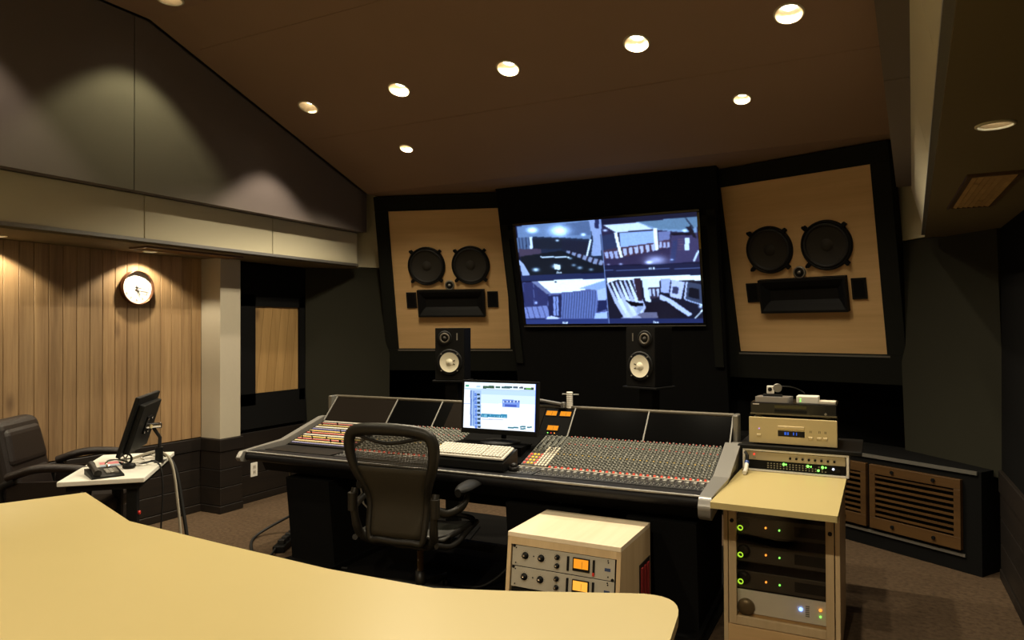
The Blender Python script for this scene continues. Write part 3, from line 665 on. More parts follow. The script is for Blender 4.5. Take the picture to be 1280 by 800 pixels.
for i in range(15):
    t = .012+i*(SLEN-.03)/14
    for x in (-.0095, .0095):
        r = .0056; top = 0
        if i == 14: top = 2 if x < 0 else 0
        elif i == 10 and x > 0: top = 2
        elif i in (5,) and x < 0: top = 3
        elif i in (3, 7): top = 5 if x > 0 else 1
        elif i in (12,): top = 4
        T = KX @ Matrix.Translation((x, t+(.006 if x > 0 else 0), .006))
        kn.lathe([(r*1.1, 0), (r, .003), (r*.85, .011), (r*.55, .0115)], 7, 0, T, mis=[1, 0, top])
        kn.box((0, 0, .0118), (.0012, r*1.1, .0006), 5, T)
    kn.box((0, t+.010, .0075), (.006, .004, .003), rk.choice((5, 1, 0)), KX)
knob_me = kn.mesh('knobs', KM)
fd = MB(); fd.span((-.002, .15, .7165), (.002, .322, .7172), 0)
fd.box((0, .235, .7235), (.015, .030, .014), 1); fd.box((0, .235, .731), (.0152, .004, .001), 2)
for q in (-.012, .012):
    for yy in (.17, .20, .29): fd.box((q, yy, .7175), (.005, .007, .003), 1)
fader_me = fd.mesh('fader', [M['black'], mat('fader_cap', (.36, .36, .34), .35), M['white_plastic']])
bt = MB(); bt.box((-.006, .340, .722), (.010, .012, .009), 0); bt.box((.008, .340, .7205), (.010, .010, .006), 1)
btn_me = bt.mesh('cut_button', [mat('lit_red', (.7, .08, .05), .4, emit=(1, .1, .05), estr=.35), M['white_plastic']])
XLc = [-.83+MODW*(i+.5) for i in range(18)]; XRc = [.50+MODW*(i+.5) for i in range(24)]
for x in XLc+XRc:
    s = inst('channel_strip', strip_me, con, (x, 0, 0))
    inst('knobs', knob_me, s, kind='stuff'); inst('fader', fader_me, s); inst('cut_button', btn_me, s)
for a, b in ((-.85, -.17), (.33, 1.385)):
    MB().span((a, .326, .717), (b, .333, .7195)).build('scribble_strip', mat('cream_strip', (.75, .68, .55), .6), con)
# patchbay at the left end: rows of coloured patch strips
pb = MB(); pb.span((-1.385, .0, 0), (-.86, SLEN-.004, .008), 0, KX); pb.span((-1.385, .14, .708), (-.86, .332, .7165), 0)
pbo = pb.build('patchbay', M['dark_grey'], con)
pcols = [(.42, .40, .34), (.30, .04, .03), (.36, .24, .04), (.60, .58, .50), (.10, .10, .32), (.55, .36, .08), (.50, .08, .05), (.60, .56, .48), (.55, .38, .06), (.50, .10, .08), (.60, .45, .2), (.12, .12, .3)]
for i in range(12):
    t = SLEN-.022-i*.0305; c = pcols[i]
    q = MB(); q.span((-1.372, t-.010, .008), (-.875, t+.001, .0105), 0, KX); q.span((-1.372, t+.002, .008), (-.875, t+.006, .0102), 1, KX)
    for k in range(24): q.box((-1.36+k*.0206, t-.0145, .0090), (.006, .004, .002), 2, KX)
    q.build('patch_strip', [mat('patch_colour_%d' % i, c, .6), mat('patch_cream', (.44, .40, .33), .6), M['black']], pbo)
pl_ = MB(); rk = random.Random(5)
for k in range(16):
    x, t = rk.uniform(-1.34, -.9), rk.uniform(.02, SLEN-.04)
    pl_.cyl((x, t, .018), .0045, .022, 'z', 8, 0, KX)
pl_.build('patch_plugs', M['black'], pbo, kind='stuff')
# centre section: computer plinth, master section
MB().span((-.17, .0, 0), (.33, SLEN-.004, .010), 0, KX).build('centre_panel', mat('vu_black', (.003, .003, .003), .6, spec=.03), con)
MB().prism([(.42, .735), (.70, .82), (.70, .80), (.42, .80)][::-1] if False else [(.42, .735), (.66, .80), (.42, .80)], -.16, .30, 'x').build('computer_shelf', mat('vu_black', (.003, .003, .003), .6, spec=.03), con)
MB().span((-.17, .14, .70), (.49, .334, .7165)).build('centre_fader_panel', mat('fader_paint', (.03, .03, .03), .5), con)
ms = MB(); ms.span((.335, .0, 0), (.495, SLEN-.004, .008), 0, KX)
mso = ms.build('master_section', mat('strip_paint', (.05, .05, .05), .5), con)
q = MB(); rk = random.Random(8)
for i in range(11):
    t = .165+i*.02
    for k in range(5): q.lathe([(.006, 0), (.0055, .010), (.003, .011)], 7, rk.choice((0, 0, 0, 1)), KX @ Matrix.Translation((.352+k*.031, t, .008)))
q.build('knobs', KM, mso, kind='stuff')
for k, (x, c) in enumerate(((.35, 'red'), (.372, 'yellow'), (.394, 'yellow'), (.416, 'red'))):
    b = MB()
    for i in range(4): b.box((x, .02+i*.035, .010), (.012, .016, .006), 0, KX)
    b.build('lit_buttons', mat('lit_'+c, M[c].node_tree.nodes['Mix'].inputs['A'].default_value[:3], .4, emit=(1, .1, .05) if c == 'red' else (1, .6, .05), estr=.3), mso)
b = MB()
for x in (.425, .445, .465, .485):
    for i in range(9): b.box((x, .008+i*.026, .0095), (.011, .019, .005), 0, KX)
b.build('cream_keys', mat('cream_strip', (.75, .68, .55), .6), mso)
for k in range(4):
    inst('fader', fader_me, con, (.352+k*.036, 0, 0))
tb = MB(); tb.cyl((0, 0, .012), .028, .024, 'z', 20); tb.lathe([(.020, .024), (.018, .036), (.008, .042), (.0001, .043)], 16)
tb.build('trackball', M['chrome'] if False else M['dark_grey'], con, loc=(.365, .19, .716))
# meter bridge
B0, B1 = (.715, .83), (.862, .985); BA = math.atan2(B1[1]-B0[1], B1[0]-B0[0]); BLEN = math.hypot(B1[0]-B0[0], B1[1]-B0[1])
BX = Matrix.Translation((0, *B0)) @ Matrix.Rotation(BA, 4, 'X')
MB().prism([(.715, .83), (.862, .985), (.90, .985), (.90, .60), (.80, .60)], -CW/2+.03, CW/2-.01, 'x').build('bridge_body', mat('vu_black', (.003, .003, .003), .6, spec=.03), con)
edges = [(-1.385, -.86, 'brown'), (-.85, -.49, 'gloss'), (-.485, -.40, 'gloss'), (-.40, -.17, 'brown'), (-.165, .275, 'brown'), (.475, .93, 'gloss'), (.94, 1.412, 'gloss')]
for a, b, c in edges:
    MB().span((a, .004, .0), (b, BLEN-.008, .006), 0, BX).build('meter_panel', mat('brown_black_panel', (.010, .0075, .0055), .6, spec=.02) if c == 'brown' else mat('meter_black', (.002, .002, .002), .15, spec=.06), con)
MB().span((.28, .004, 0), (.47, BLEN-.008, .006), 0, BX).build('vu_panel', mat('vu_black', (.003, .003, .003), .6, spec=.03), con)
for x, t in ((.325, .165), (.418, .165), (.363, .055)):
    v = MB(); v.span((x-.040, t-.022, .006), (x+.040, t+.022, .009), 0, BX); v.build('vu_bezel', M['black_gloss'], con)
    vv = MB(); vv.span((x-.035, t-.017, .009), (x+.035, t+.017, .0095), 0, BX)
    o = vv.build('vu_meter', M['vu'], con)
    MB().box((x+.004, t-.002, .0102), (.0012, .026, .0006), 0, BX @ Matrix.Translation((0, 0, 0))).build('needle', M['black'], o)
for k in range(3): MB().cyl((.34+k*.022, .018, .008), .003, .004, 'z', 8, 0, BX).build('indicator', [M['led_g'], M['led_r'], M['led_o']][k], con)
for x in (-1.39, -.855, -.488, .473, .935, 1.414):
    MB().span((x-.0035, .0, .0), (x+.0035, BLEN, .011), 0, BX).build('divider', mat('thin_divider', (.22, .21, .19), .5), con)
MB().tube([(-CW/2+.025, .868, .990), (CW/2-.012, .868, .990)], .013, 10).build('top_rail', mat('bronze_rail', (.10, .085, .06), .5, metal=.3), con)
MB().span((CW/2-.012, .80, .83), (CW/2+.018, .90, 1.0)).build('bridge_end', M['steel'], con, bevel=.006)
MB().span((-CW/2+.0, .80, .83), (-CW/2+.03, .90, 1.0)).build('bridge_end', M['steel'], con, bevel=.006)
# pedestals and stretcher
for x, w_ in ((-1.02, .34), (.56, .42), (1.18, .34)):
    p_ = MB(); p_.prism([(.18, 0.0), (.12, .56), (.86, .58), (.82, 0)], x-w_/2, x+w_/2, 'x'); p_.build('pedestal', M['black_cloth'], con, bevel=.006)
    MB().span((x-w_/2-.02, .08, 0), (x+w_/2+.02, .86, .04)).build('foot', M['black_metal'], con)
for x in (-1.26, -.70, .62):
    MB().tube([(x, .22, .60), (x+.02, .24, .42), (x+.08, .26, .36)], .007, 8).build('bracket', M['steel'], con)
MB().span((.60, .62, .17), (1.2, .66, .58)).build('modesty_panel', M['black_cloth'], con)
MB().span((-1.2, .60, .40), (.56, .64, .58)).build('modesty_panel', M['black_cloth'], con)
MB().span((-1.2, .62, .10), (1.2, .66, .15)).build('stretcher', M['black_metal'], con)

# ------------------------------------------------------------------ things standing on the console
def grid_keys(n, m, w, d, kind):
    k = MB()
    for j in range(m):
        for i in range(n):
            k.box((-w/2+(i+.5)*w/n, -d/2+(j+.5)*d/m, .004), (w/n-.003, d/m-.003, .008))
    return k
tray = thing('keyboard_tray', 'black sloping stand under the white keyboard on the console', 'stand', (-1.98, 3.40, .717), .026)
MB().prism([(-.09, .003), (.09, .003), (.09, .100), (-.09, .050)], -.21, .21, 'x').build('stand', M['black'], tray, bevel=.006)
kb = thing('keyboard', 'white full-size computer keyboard in front of the screen', 'keyboard', (-2.0, 3.39, .797), .026, rot=(.27, 0, .026))
MB().span((-.225, -.075, 0), (.225, .075, .014)).build('case', mat('case_white', (.66, .63, .56), .5), kb, bevel=.006)
k_ = grid_keys(15, 6, .30, .13, 0); k_.build('keys', mat('key_white', (.58, .55, .48), .5), kb, loc=(-.065, 0, .014), kind='stuff', bevel=.0015, seg=1)
grid_keys(6, 6, .125, .13, 0).build('number_keys', mat('key_white', (.58, .55, .48), .5), kb, loc=(.152, 0, .014), kind='stuff', bevel=.0015, seg=1)
mo = thing('computer_monitor', 'black-framed computer monitor on the console showing an editing screen', 'monitor', (-2.015, 3.735, .80), .04)
f = MB(); sw, sh, sz = .478, .278, .218
for lo, hi in (((-sw/2-.014, -sh/2-.030), (sw/2+.014, -sh/2)), ((-sw/2-.014, sh/2), (sw/2+.014, sh/2+.014)), ((-sw/2-.014, -sh/2), (-sw/2, sh/2)), ((sw/2, -sh/2), (sw/2+.014, sh/2))): f.span((lo[0], -.012, lo[1]+sz), (hi[0], .02, hi[1]+sz))
f.span((-sw/2-.01, .0, sz-sh/2-.02), (sw/2+.01, .035, sz+sh/2+.01))
TI = Matrix.Translation((0, 0, sz)) @ Matrix.Rotation(-.07, 4, 'X') @ Matrix.Translation((0, 0, -sz))
f.v = [tuple(TI @ Vector(v)) for v in f.v]
f.build('bezel', M['black'], mo, bevel=.003)
st = MB(); st.tube([(0, .055, .005), (0, .07, .10), (0, .058, .20)], .016, 10); st.build('stand_neck', mat('vu_black', (.003, .003, .003), .6, spec=.03), mo)
MB().lathe([(.12, 0), (.12, .008), (.05, .016), (.03, .018)], 28).build('stand_foot', M['black'], mo, loc=(0, .01, 0))
MB().box((-.218, -.0125, sz-sh/2-.016), (.008, .002, .008)).build('power_light', M['led_b'], mo) if False else None
s = Pic(168, 98, [(262, 108), (745, 125), (735, 445), (247, 410)]); rs = np.random.RandomState(7)
s.rect(0, 0, 1200, 800, (.93, .96, 1.0))
s.poly([(260, 105), (750, 120), (748, 165), (262, 148)], (.90, .95, .99)); s.poly([(262, 148), (748, 165), (747, 205), (380, 190), (261, 160)], (.62, .76, .90), .7); s.poly([(372, 165), (745, 178), (744, 260), (370, 250)], (.72, .85, .95), .55)
for x0, y0, w_, h_, c in ((384, 134, 76, 18, (.12, .22, .12)), (470, 138, 32, 12, (.15, .30, .25)), (510, 138, 72, 14, (.18, .28, .32)), (588, 140, 34, 12, (.2, .25, .35)), (630, 142, 28, 12, (.2, .2, .3)), (662, 148, 68, 14, (.10, .14, .14)), (676, 151, 36, 8, (.40, .75, .15)), (268, 128, 22, 10, (.2, .6, .45)), (340, 134, 28, 10, (.7, .8, .9))):
    s.rect(x0, y0, x0+w_, y0+h_, c)
    for k in range(int(w_/5)): s.rect(x0+k*5, y0+2, x0+k*5+2, y0+h_-2, (.55, .8, .75), .45)
s.poly([(296, 160), (372, 165), (366, 408), (292, 402)], (.62, .74, .90)); s.poly([(256, 155), (298, 158), (292, 404), (250, 400)], (.96, .98, 1)); s.line((256, 250), (296, 252), 5, (.4, .55, .85)); s.line((304, 165), (299, 400), 9, (.25, .38, .70), .8); s.line((322, 168), (317, 400), 6, (.25, .42, .75), .8)
for i in range(9):
    y = 185+i*27; s.rect(344, y, 364, y+14, (.10, .22, .32)); s.rect(326, y-4, 342, y+18, (.28, .44, .82), .8)
m = s.poly([(370, 318), (547, 326), (545, 350), (368, 342)], (.20, .52, .68)); wv = rs.rand(400)
for i in range(30): s.line((372+i*5.8, 326+i*.25), (372+i*5.8, 340+i*.2), 2.5, (.55, .82, .92) if wv[i] > .5 else (.08, .30, .45))
s.poly([(372, 352), (520, 358), (520, 364), (372, 360)], (.75, .78, .85)); m = s.poly([(515, 225), (632, 232), (630, 282), (514, 275)], (.45, .58, .88))
for i in range(14): s.rect(520+i*8, 234, 525+i*8, 246, (.15, .25, .55) if i % 3 else (.85, .9, 1))
s.poly([(532, 258), (610, 262), (610, 276), (532, 272)], (.25, .35, .72))
for x0, y0, w_ in ((548, 410, 74), (632, 404, 40), (634, 418, 38), (680, 408, 34)):
    s.rect(x0, y0, x0+w_, y0+10, (.25, .55, .62))
    for k in range(int(w_/6)): s.rect(x0+k*6, y0+1, x0+k*6+3, y0+9, (.1, .25, .35))
s.line((745, 120), (735, 448), 6, (.2, .4, .9))
s.build('picture', sw, sh, 1.25, mo, tuple(TI @ Vector((0, -.0085, sz))), (-.07, 0, 0))

# ------------------------------------------------------------------ near-field speakers on stands behind the console
def nearfield(loc, rz, flip, label, stand_label):
    g = thing('monitor_speaker', label, 'speaker', (loc[0], loc[1], 1.118), rz, 'near-field speakers behind the console')
    MB().span((-.1075, -.02, 0), (.1075, .175, .372)).build('cabinet', mat('matt_black', (.0035, .0035, .0035), .75, spec=.06), g, bevel=.004)
    MB().span((-.1055, -.024, .004), (.1055, -.020, .368)).build('baffle', mat('satin_black_baffle', (.005, .0048, .0045), .6, spec=.15), g)
    fx = Matrix.Rotation(PI/2, 4, 'X')
    wz, wx = .128, 0
    w_ = MB().lathe([(.094, -.0), (.094, .007), (.074, .008), (.073, .002)], 36, 0, fx, caps=False).build('woofer', M['black'], g, loc=(wx, -.024, wz))
    MB().lathe([(.0745, .008), (.072, .011), (.070, .0105), (.028, .0065), (.0001, .006)], 36, 0, fx, mis=[1, 1, 0, 0], caps=False).build('cone', [M['cream_cone'], M['rubber']], w_)
    MB().lathe([(.026, .0065), (.018, .011), (.0001, .013)], 24, 0, fx, caps=False).build('dust_cap', M['cream_cone'], w_)
    for a in (.35, -.35):
        MB().box((.036*flip, -.008, 0), (.016, .004, .004)).build('cone_wire', M['black'], w_, rot=(0, a, 0))
    for k in range(4): MB().cyl((.083*math.cos(PI/4+k*PI/2), -.010, .083*math.sin(PI/4+k*PI/2)), .005, .006, 'y', 10).build('screw', M['steel'], w_)
    tx = -.035*flip
    t_ = MB().lathe([(.052, 0), (.052, .005), (.040, .006), (.036, .003)], 32, 0, fx, caps=False).build('tweeter', M['black'], g, loc=(tx, -.024, .300))
    MB().lathe([(.037, .006), (.034, .009), (.026, .009), (.024, .004)], 32, 0, fx, caps=False).build('tweeter_ring', mat('dull_brown_ring', (.10, .085, .065), .5), t_)
    MB().lathe([(.016, .003), (.010, .011), (.0001, .014)], 20, 0, fx, caps=False).build('tweeter_dome', M['dark_cone'], t_)
    MB().span((.055*flip-.004, -.0255, .285), (.055*flip+.004, -.024, .335)).build('badge', M['steel'], g)
    s_ = thing('speaker_stand', stand_label, 'stand', (loc[0], loc[1], 0), rz, 'speaker stands behind the console')
    MB().span((-.125, -.04, 1.104), (.125, .18, 1.118)).build('top_plate', M['black_metal'], s_, bevel=.003)
    MB().span((-.05, .03, .02), (.05, .12, 1.104)).build('post', M['black_metal'], s_, bevel=.008)
    MB().span((-.16, -.10, 0), (.16, .24, .02)).build('base_plate', M['black_metal'], s_, bevel=.004)
nearfield((-2.70, 4.27), .30, 1, 'small black speaker with cream cone standing before the left wooden loudspeaker', 'black post stand under the left small speaker, hidden by the console')
nearfield((-1.30, 4.30), -.30, -1, 'small black speaker with cream cone standing below the television', 'black post stand rising behind the console under the right small speaker')

# ------------------------------------------------------------------ mesh-backed task chair at the console
ch = thing('task_chair', 'dark grey mesh-backed office chair pulled up to the console', 'chair', (-2.165, 3.12, 0), .12)
WK = .88
outl = [(x*WK, z-.012) for x, z in [(.165, .44), (.178, .50), (.182, .58), (.188, .65), (.205, .71), (.238, .78), (.262, .85), (.270, .91), (.262, .955), (.235, .985), (.17, 1.0), (.09, 1.006), (0, 1.008)]]
def back_y(z, x=0): return -.275-(z-.44)*.12 + .35*x*x + .05*math.exp(-((z-.62)/.12)**2)
full = [(x, z) for x, z in outl]+[(-x, z) for x, z in outl[::-1][1:]]
full = [(0, .425)]+[(.09, .428)]+full[:]+[(-.09, .428)]
pts = [(x, back_y(z, x), z) for x, z in full]
pts = pts[1:]+[pts[0]]
cp = []
n_ = len(pts)
for i in range(n_):
    a, b, c, d = [Vector(pts[(i+k-1) % n_]) for k in range(4)]
    for j in range(3):
        t = j/3; cp.append(.5*((2*b)+(c-a)*t+(2*a-5*b+4*c-d)*t*t+(3*b-a-3*c+d)*t**3))
MB().tube(cp, [.018+.013*max(0, min(1, (p.z-.62)/.3)) for p in cp], 10, closed=True, flat=.8).build('back_frame', M['grey_plastic'], ch)
def half_w(z):
    zs = [p[1] for p in outl]; xs = [p[0] for p in outl]
    return float(np.interp(z, zs, xs))
rows = []
for i in range(31):
    z = .43+i*(1.003-.43)/30; w_ = half_w(z) if z > .44 else .15
    rows.append([(w_*u, back_y(z, w_*u)+.012, z) for u in np.linspace(-1, 1, 17)])
MB().grid(rows).build('back_mesh', weave_mat('back_weave', (.030, .028, .022), .003, .42), ch)
# upper band edge of the mesh and lumbar pad
band = [(x, back_y(.935, x)-.004, .935-.035*math.cos(x/.24*PI)*.5+.010) for x in np.linspace(-.205, .205, 15)]
MB().tube(band, .009, 8).build('top_band', M['dark_grey'], ch)
lum = [[(u*(half_w(z)-.012), back_y(z, u*(half_w(z)-.012))-.002, z) for u in np.linspace(-1, 1, 11)] for z in np.linspace(.45, .80, 14)]
MB().grid(lum).build('lumbar_pad', mat('olive_mesh_pad', (.036, .030, .019), .7, var=.3, scale=300, spec=.2), ch, solid=.004)
# uprights, carrier, seat
for s_ in (-1, 1):
    up = bez([(s_*.228, -.27, .68), (s_*.228, -.285, .62), (s_*.218, -.275, .50), (s_*.20, -.24, .43), (s_*.13, -.17, .39), (s_*.05, -.08, .37)], 20)
    MB().tube(up, [.019]*8+[.022]*(len(up)-8), 10).build('upright', M['grey_plastic'], ch)
    a_ = MB(); a_.tube(bez([(s_*.235, -.28, .60), (s_*.265, -.22, .575), (s_*.292, -.12, .585), (s_*.288, -.04, .61), (s_*.280, -.01, .66)], 18), .021, 10, flat=.7)
    a_.tube([(s_*.232, -.288, .57), (s_*.232, -.288, .66)], .024, 12)
    arm = a_.build('arm_support', M['grey_plastic'], ch)
    pad = MB(); L_ = .165
    ring = []
    for i in range(9):
        t = -1+2*i/8; w_ = .052*math.sqrt(max(.12, 1-abs(t)**3*.9)); y = t*L_; zc = .675+.012*t*t*-1
        ring.append([(s_*.288+w_*math.cos(a), y+.02, zc+.022*math.sin(a)) for a in np.linspace(0, 2*PI, 13)])
    pad.grid(ring); pad.add([ring[0][k] for k in range(12)], [tuple(range(12))]); pad.add([ring[-1][k] for k in range(12)], [tuple(range(12))[::-1]])
    pad.build('arm_pad', M['black'], ch, sub=1)
    MB().tube(bez([(s_*.23, -.27, .43), (s_*.26, -.15, .40), (s_*.255, .06, .425), (s_*.24, .20, .43)], 14), .015, 8).build('seat_side_rail', M['dark_grey'], ch)
srow = []
for j in range(11):
    y = -.22+j*.047; srow.append([(.245*u*(1-.08*(j/10)**3), y, .445-.022*(1-u*u)-.05*max(0, j/10-.75)**1.2*3) for u in np.linspace(-1, 1, 13)])
MB().grid(srow).build('seat_mesh', mat('seat_weave', (.035, .034, .030), .6, var=.3, scale=400), ch, solid=.012)
sf = [(.245*math.copysign(abs(math.cos(a))**.5, math.cos(a)), .012+.235*math.copysign(abs(math.sin(a))**.5, math.sin(a)), .442) for a in np.linspace(0, 2*PI, 40, endpoint=False)]
MB().tube(sf, .015, 8, closed=True).build('seat_frame', M['dark_grey'], ch)
tm = MB(); tm.span((-.09, -.12, .345), (.09, .12, .395)); tm.tube([(-.17, .02, .385), (.17, .02, .385)], .016, 8); tm.build('tilt_mechanism', M['dark_grey'], ch, bevel=.012)
MB().tube([(-.20, .03, .385), (-.27, .03, .40)], .008, 8).build('tilt_lever', M['black'], ch)
MB().lathe([(.028, .09), (.028, .20), (.017, .201), (.017, .35)], 18, mis=[0, 0, 1]).build('gas_column', [M['dark_grey'], mat('bronze_lift', (.22, .16, .10), .35, metal=.8)], ch)
for k in range(5):
    a = k*2*PI/5+.3; c_, s__ = math.cos(a), math.sin(a)
    lg = MB(); lg.tube([(.02*c_, .02*s__, .105), (.15*c_, .15*s__, .095), (.30*c_, .30*s__, .075)], [.030, .024, .018], 10, flat=.8)
    lg.tube([(.30*c_, .30*s__, .085), (.30*c_, .30*s__, .045)], .010, 8)
    leg = lg.build('leg', M['dark_grey'], ch)
    cs = MB()
    for q in (-.014, .014): cs.cyl((.30*c_-q*s__, .30*s__+q*c_, .027), .027, .016, 'x', 16, 0, Matrix.Translation((.30*c_, .30*s__, 0)) @ Matrix.Rotation(a+PI/2, 4, 'Z') @ Matrix.Translation((-.30*c_, -.30*s__, 0))) if False else cs.lathe([(.027, -.008), (.027, .008)], 16, 0, Matrix.Translation((.30*c_-q*s__, .30*s__+q*c_, .027)) @ Matrix.Rotation(a+PI/2, 4, 'Z') @ Matrix.Rotation(PI/2, 4, 'Y'))
    cs.build('caster', M['black'], leg)

# ------------------------------------------------------------------ equipment cabinet with overhanging worktop
cab = thing('rack_cabinet', 'maple equipment cabinet with a smoked glass door and overhanging cream top', 'cabinet', (-.40, 3.45, 0), 0)
MB().prism([(-.252, -.30), (.258, -.31), (.265, .66), (-.252, .66)], .695, .722, 'z').build('worktop', M['laminate'], cab, bevel=.006, seg=3)
w_ = .252; f = MB()
for s_ in (-1, 1): MB().span((s_*w_, 0, 0), (s_*(w_-.02), .62, .694)).build('side_panel', M['maplez'], cab, bevel=.002)
f.span((-w_+.02, .60, .02), (w_-.02, .62, .694)); f.build('back_panel', M['black'], cab)
MB().span((-w_+.02, .0, .0), (w_-.02, .62, .085)).build('plinth', M['maple'], cab, bevel=.002)
MB().span((-w_+.02, .0, .675), (w_-.02, .60, .694)).build('top_panel', M['maple'], cab)
d = MB(); x0, x1, z0, z1 = -w_+.024, w_-.024, .089, .672
for lo, hi in (((x0, z0), (x0+.035, z1)), ((x1-.035, z0), (x1, z1))): d.span((lo[0], -.002, lo[1]), (hi[0], .018, hi[1]))
for lo, hi in (((x0+.035, z0), (x1-.035, z0+.04)), ((x0+.035, z1-.045), (x1-.035, z1))): d.span((lo[0], -.002, lo[1]), (hi[0], .018, hi[1]))
door = d.build('door', M['maplez'], cab, bevel=.002)
MB().span((x0+.03, .006, z0+.035), (x1-.03, .010, z1-.04)).build('glass_pane', M['door_glass'], door)
for x, z in ((x0+.016, .575), (x1-.016, .565)): MB().cyl((x, -.006, z), .009, .010, 'y', 14).build('lock_button', M['black'], door)
def amp(z, h, label, kind):
    a = thing('power_amplifier', label, 'amplifier', (-.40, 3.485, z), 0, 'black amplifiers in the maple cabinet' if kind else None)
    fm = mat('dark_amp_face', (.045, .038, .028), .5) if kind else M['white_plastic']
    MB().span((-.205, .01, 0), (.205, .45, h-.004)).build('chassis', M['black_metal'], a)
    MB().span((-.222, 0, 0), (.222, .01, h-.004)).build('front_panel', fm, a, bevel=.002)
    if kind:
        MB().lathe([(.030, 0), (.029, .012), (.012, .013), (.0001, .013)], 24, 0, Matrix.Rotation(PI/2, 4, 'X')).build('dial', M['black'], a, loc=(-.165, 0, h*.6))
        MB().lathe([(.013, .0), (.013, .016), (.0085, .016), (.0085, .0)], 20, 0, Matrix.Rotation(PI/2, 4, 'X'), caps=False).build('glowing_ring', M['led_y'], a, loc=(-.178, 0, h*.38))
        MB().cyl((-.065, -.003, h*.5), .0045, .006, 'y', 10).build('orange_light', M['led_o'], a)
        MB().cyl((-.005, -.003, h*.45), .0040, .006, 'y', 10).build('green_light', M['led_g'], a)
        MB().span((.06, -.002, h*.2), (.20, 0, h*.75)).build('vent_panel', M['black'], a)
    else:
        MB().lathe([(.040, 0), (.038, .014), (.010, .015), (.0001, .015)], 28, 0, Matrix.Rotation(PI/2, 4, 'X')).build('dial', mat('brown_dial', (.20, .15, .09), .4, metal=.4), a, loc=(-.155, 0, .030))
        MB().cyl((.085, -.003, .060), .008, .006, 'y', 10).build('blue_light', M['led_b'], a)
        MB().cyl((.168, -.003, .070), .0065, .006, 'y', 10).build('orange_light', M['led_o'], a)
        MB().cyl((.168, -.003, .040), .0045, .006, 'y', 10).build('green_light', M['led_g'], a)
        b = MB()
        for k in range(6): b.span((.105, -.002, .03+k*.009), (.122, 0, .034+k*.009))
        b.build('level_marks', M['steel'], a)
amp(.505, .085, 'black amplifier with a glowing green ring, topmost in the maple cabinet', 1)
amp(.378, .085, 'black amplifier with a glowing green ring, middle one of three in the maple cabinet', 1)
amp(.252, .085, 'black amplifier with a glowing green ring, lowest of three above the pale unit', 1)
amp(.135, .112, 'pale amplifier with blue and orange lights at the bottom of the cabinet', 0)
MB().span((-w_+.02, .04, .118), (w_-.02, .58, .133)).build('shelf', M['maple'], cab)
for z in (.248, .374, .501): MB().span((-w_+.02, .06, z-.010), (w_-.02, .55, z)).build('shelf', M['black'], cab)

# small two-unit rack on the worktop
sr = thing('small_rack', 'low white-framed rack with rows of green lights on the cabinet top', 'rack', (-.382, 3.935, .722), 0)
f = MB()
for lo, hi in (((-.258, 0), (.258, .010)), ((-.258, .106), (.258, .116)), ((-.258, .010), (-.246, .106)), ((.246, .010), (.258, .106))): f.span((lo[0], 0, lo[1]), (hi[0], .16, hi[1]))
f.build('rack_frame', M['white_plastic'], sr, bevel=.002)
MB().span((-.246, .14, .01), (.246, .155, .106)).build('rack_back', M['black'], sr)
u1 = MB(); u1.span((-.241, .012, .058), (.241, .13, .102)); o = u1.build('upper_unit', mat('tan_faceplate', (.42, .36, .25), .45, metal=.3), sr, bevel=.001)
for k in range(8): MB().cyl((-.02+k*.030, .008, .078), .006, .010, 'y', 12).build('socket', M['black'], o)
MB().cyl((-.20, .008, .088), .005, .008, 'y', 10).build('red_light', M['led_r'], o); MB().span((-.205, .006, .066), (-.19, .012, .076)).build('switch', M['steel'], o)
u2 = MB(); u2.span((-.241, .012, .012), (.241, .13, .056)); o = u2.build('lower_unit', M['black_metal'], sr, bevel=.001)
rk = random.Random(2); a = MB(); b = MB()
for k in range(19):
    for j in range(3):
        x, z = -.13+k*.0155, .022+j*.0115
        (b if (k, j) in ((5, 2), (6, 2), (14, 2), (15, 2), (20, 2), (16, 0), (18, 1)) else a).box((x, .010, z), (.0075, .004, .005))
a.build('key_rows', M['steel'], o, kind='stuff')
for x, z, r in ((-.052, .045, .007), (-.040, .045, .004), (.065, .045, .007), (.080, .044, .004), (.115, .027, .006), (.135, .045, .007), (.150, .045, .004)): MB().cyl((x, .009, z), r, .006, 'y', 10).build('green_light', M['led_g'], o)
MB().cyl((.185, .009, .040), .006, .006, 'y', 10).build('white_light', M['led_w'], o); MB().cyl((.207, .006, .034), .011, .012, 'y', 14).build('knob', M['black'], o)
bd = tag(MB().span((-.30, 0, 0), (.30, .46, .020)).build('shelf_board', M['black'], loc=(-.365, 3.93, .839), bevel=.003), 'black board lying on the small white rack under the gold player', 'board')
# gold disc player
gp = thing('disc_player', 'champagne gold disc player with a blue display standing on the black board', 'disc player', (-.395, 3.975, .859), 0)
MB().span((-.205, .012, .010), (.205, .33, .140)).build('case', mat('bronze_case', (.20, .17, .10), .45, metal=.4), gp, bevel=.003)
MB().span((-.217, 0, .008), (.217, .014, .146)).build('front_panel', M['gold'], gp, bevel=.003)
MB().span((-.070, -.006, .088), (.062, .002, .106)).build('disc_tray', mat('pale_gold', (.72, .60, .36), .3, metal=.4), gp, bevel=.003)
o = MB().span((-.070, -.0015, .050), (.062, .001, .080)).build('display', M['black_gloss'], gp)
for x, w2 in ((-.038, .010), (-.024, .008), (.005, .005), (.02, .004)): MB().span((x, -.002, .059), (x+w2, -.0012, .074)).build('blue_digit', M['screen_blue'], o)
for x in (-.166, .090, .132, .160): MB().span((x-.012, -.005, .042), (x+.012, .001, .056)).build('button', mat('pale_gold', (.72, .60, .36), .3, metal=.4), gp, bevel=.003)
for x in (.088, .094, .13, .136, .158, .164): MB().span((x-.001, -.001, .076), (x+.001, .0005, .088)).build('button_mark', M['black'], gp)
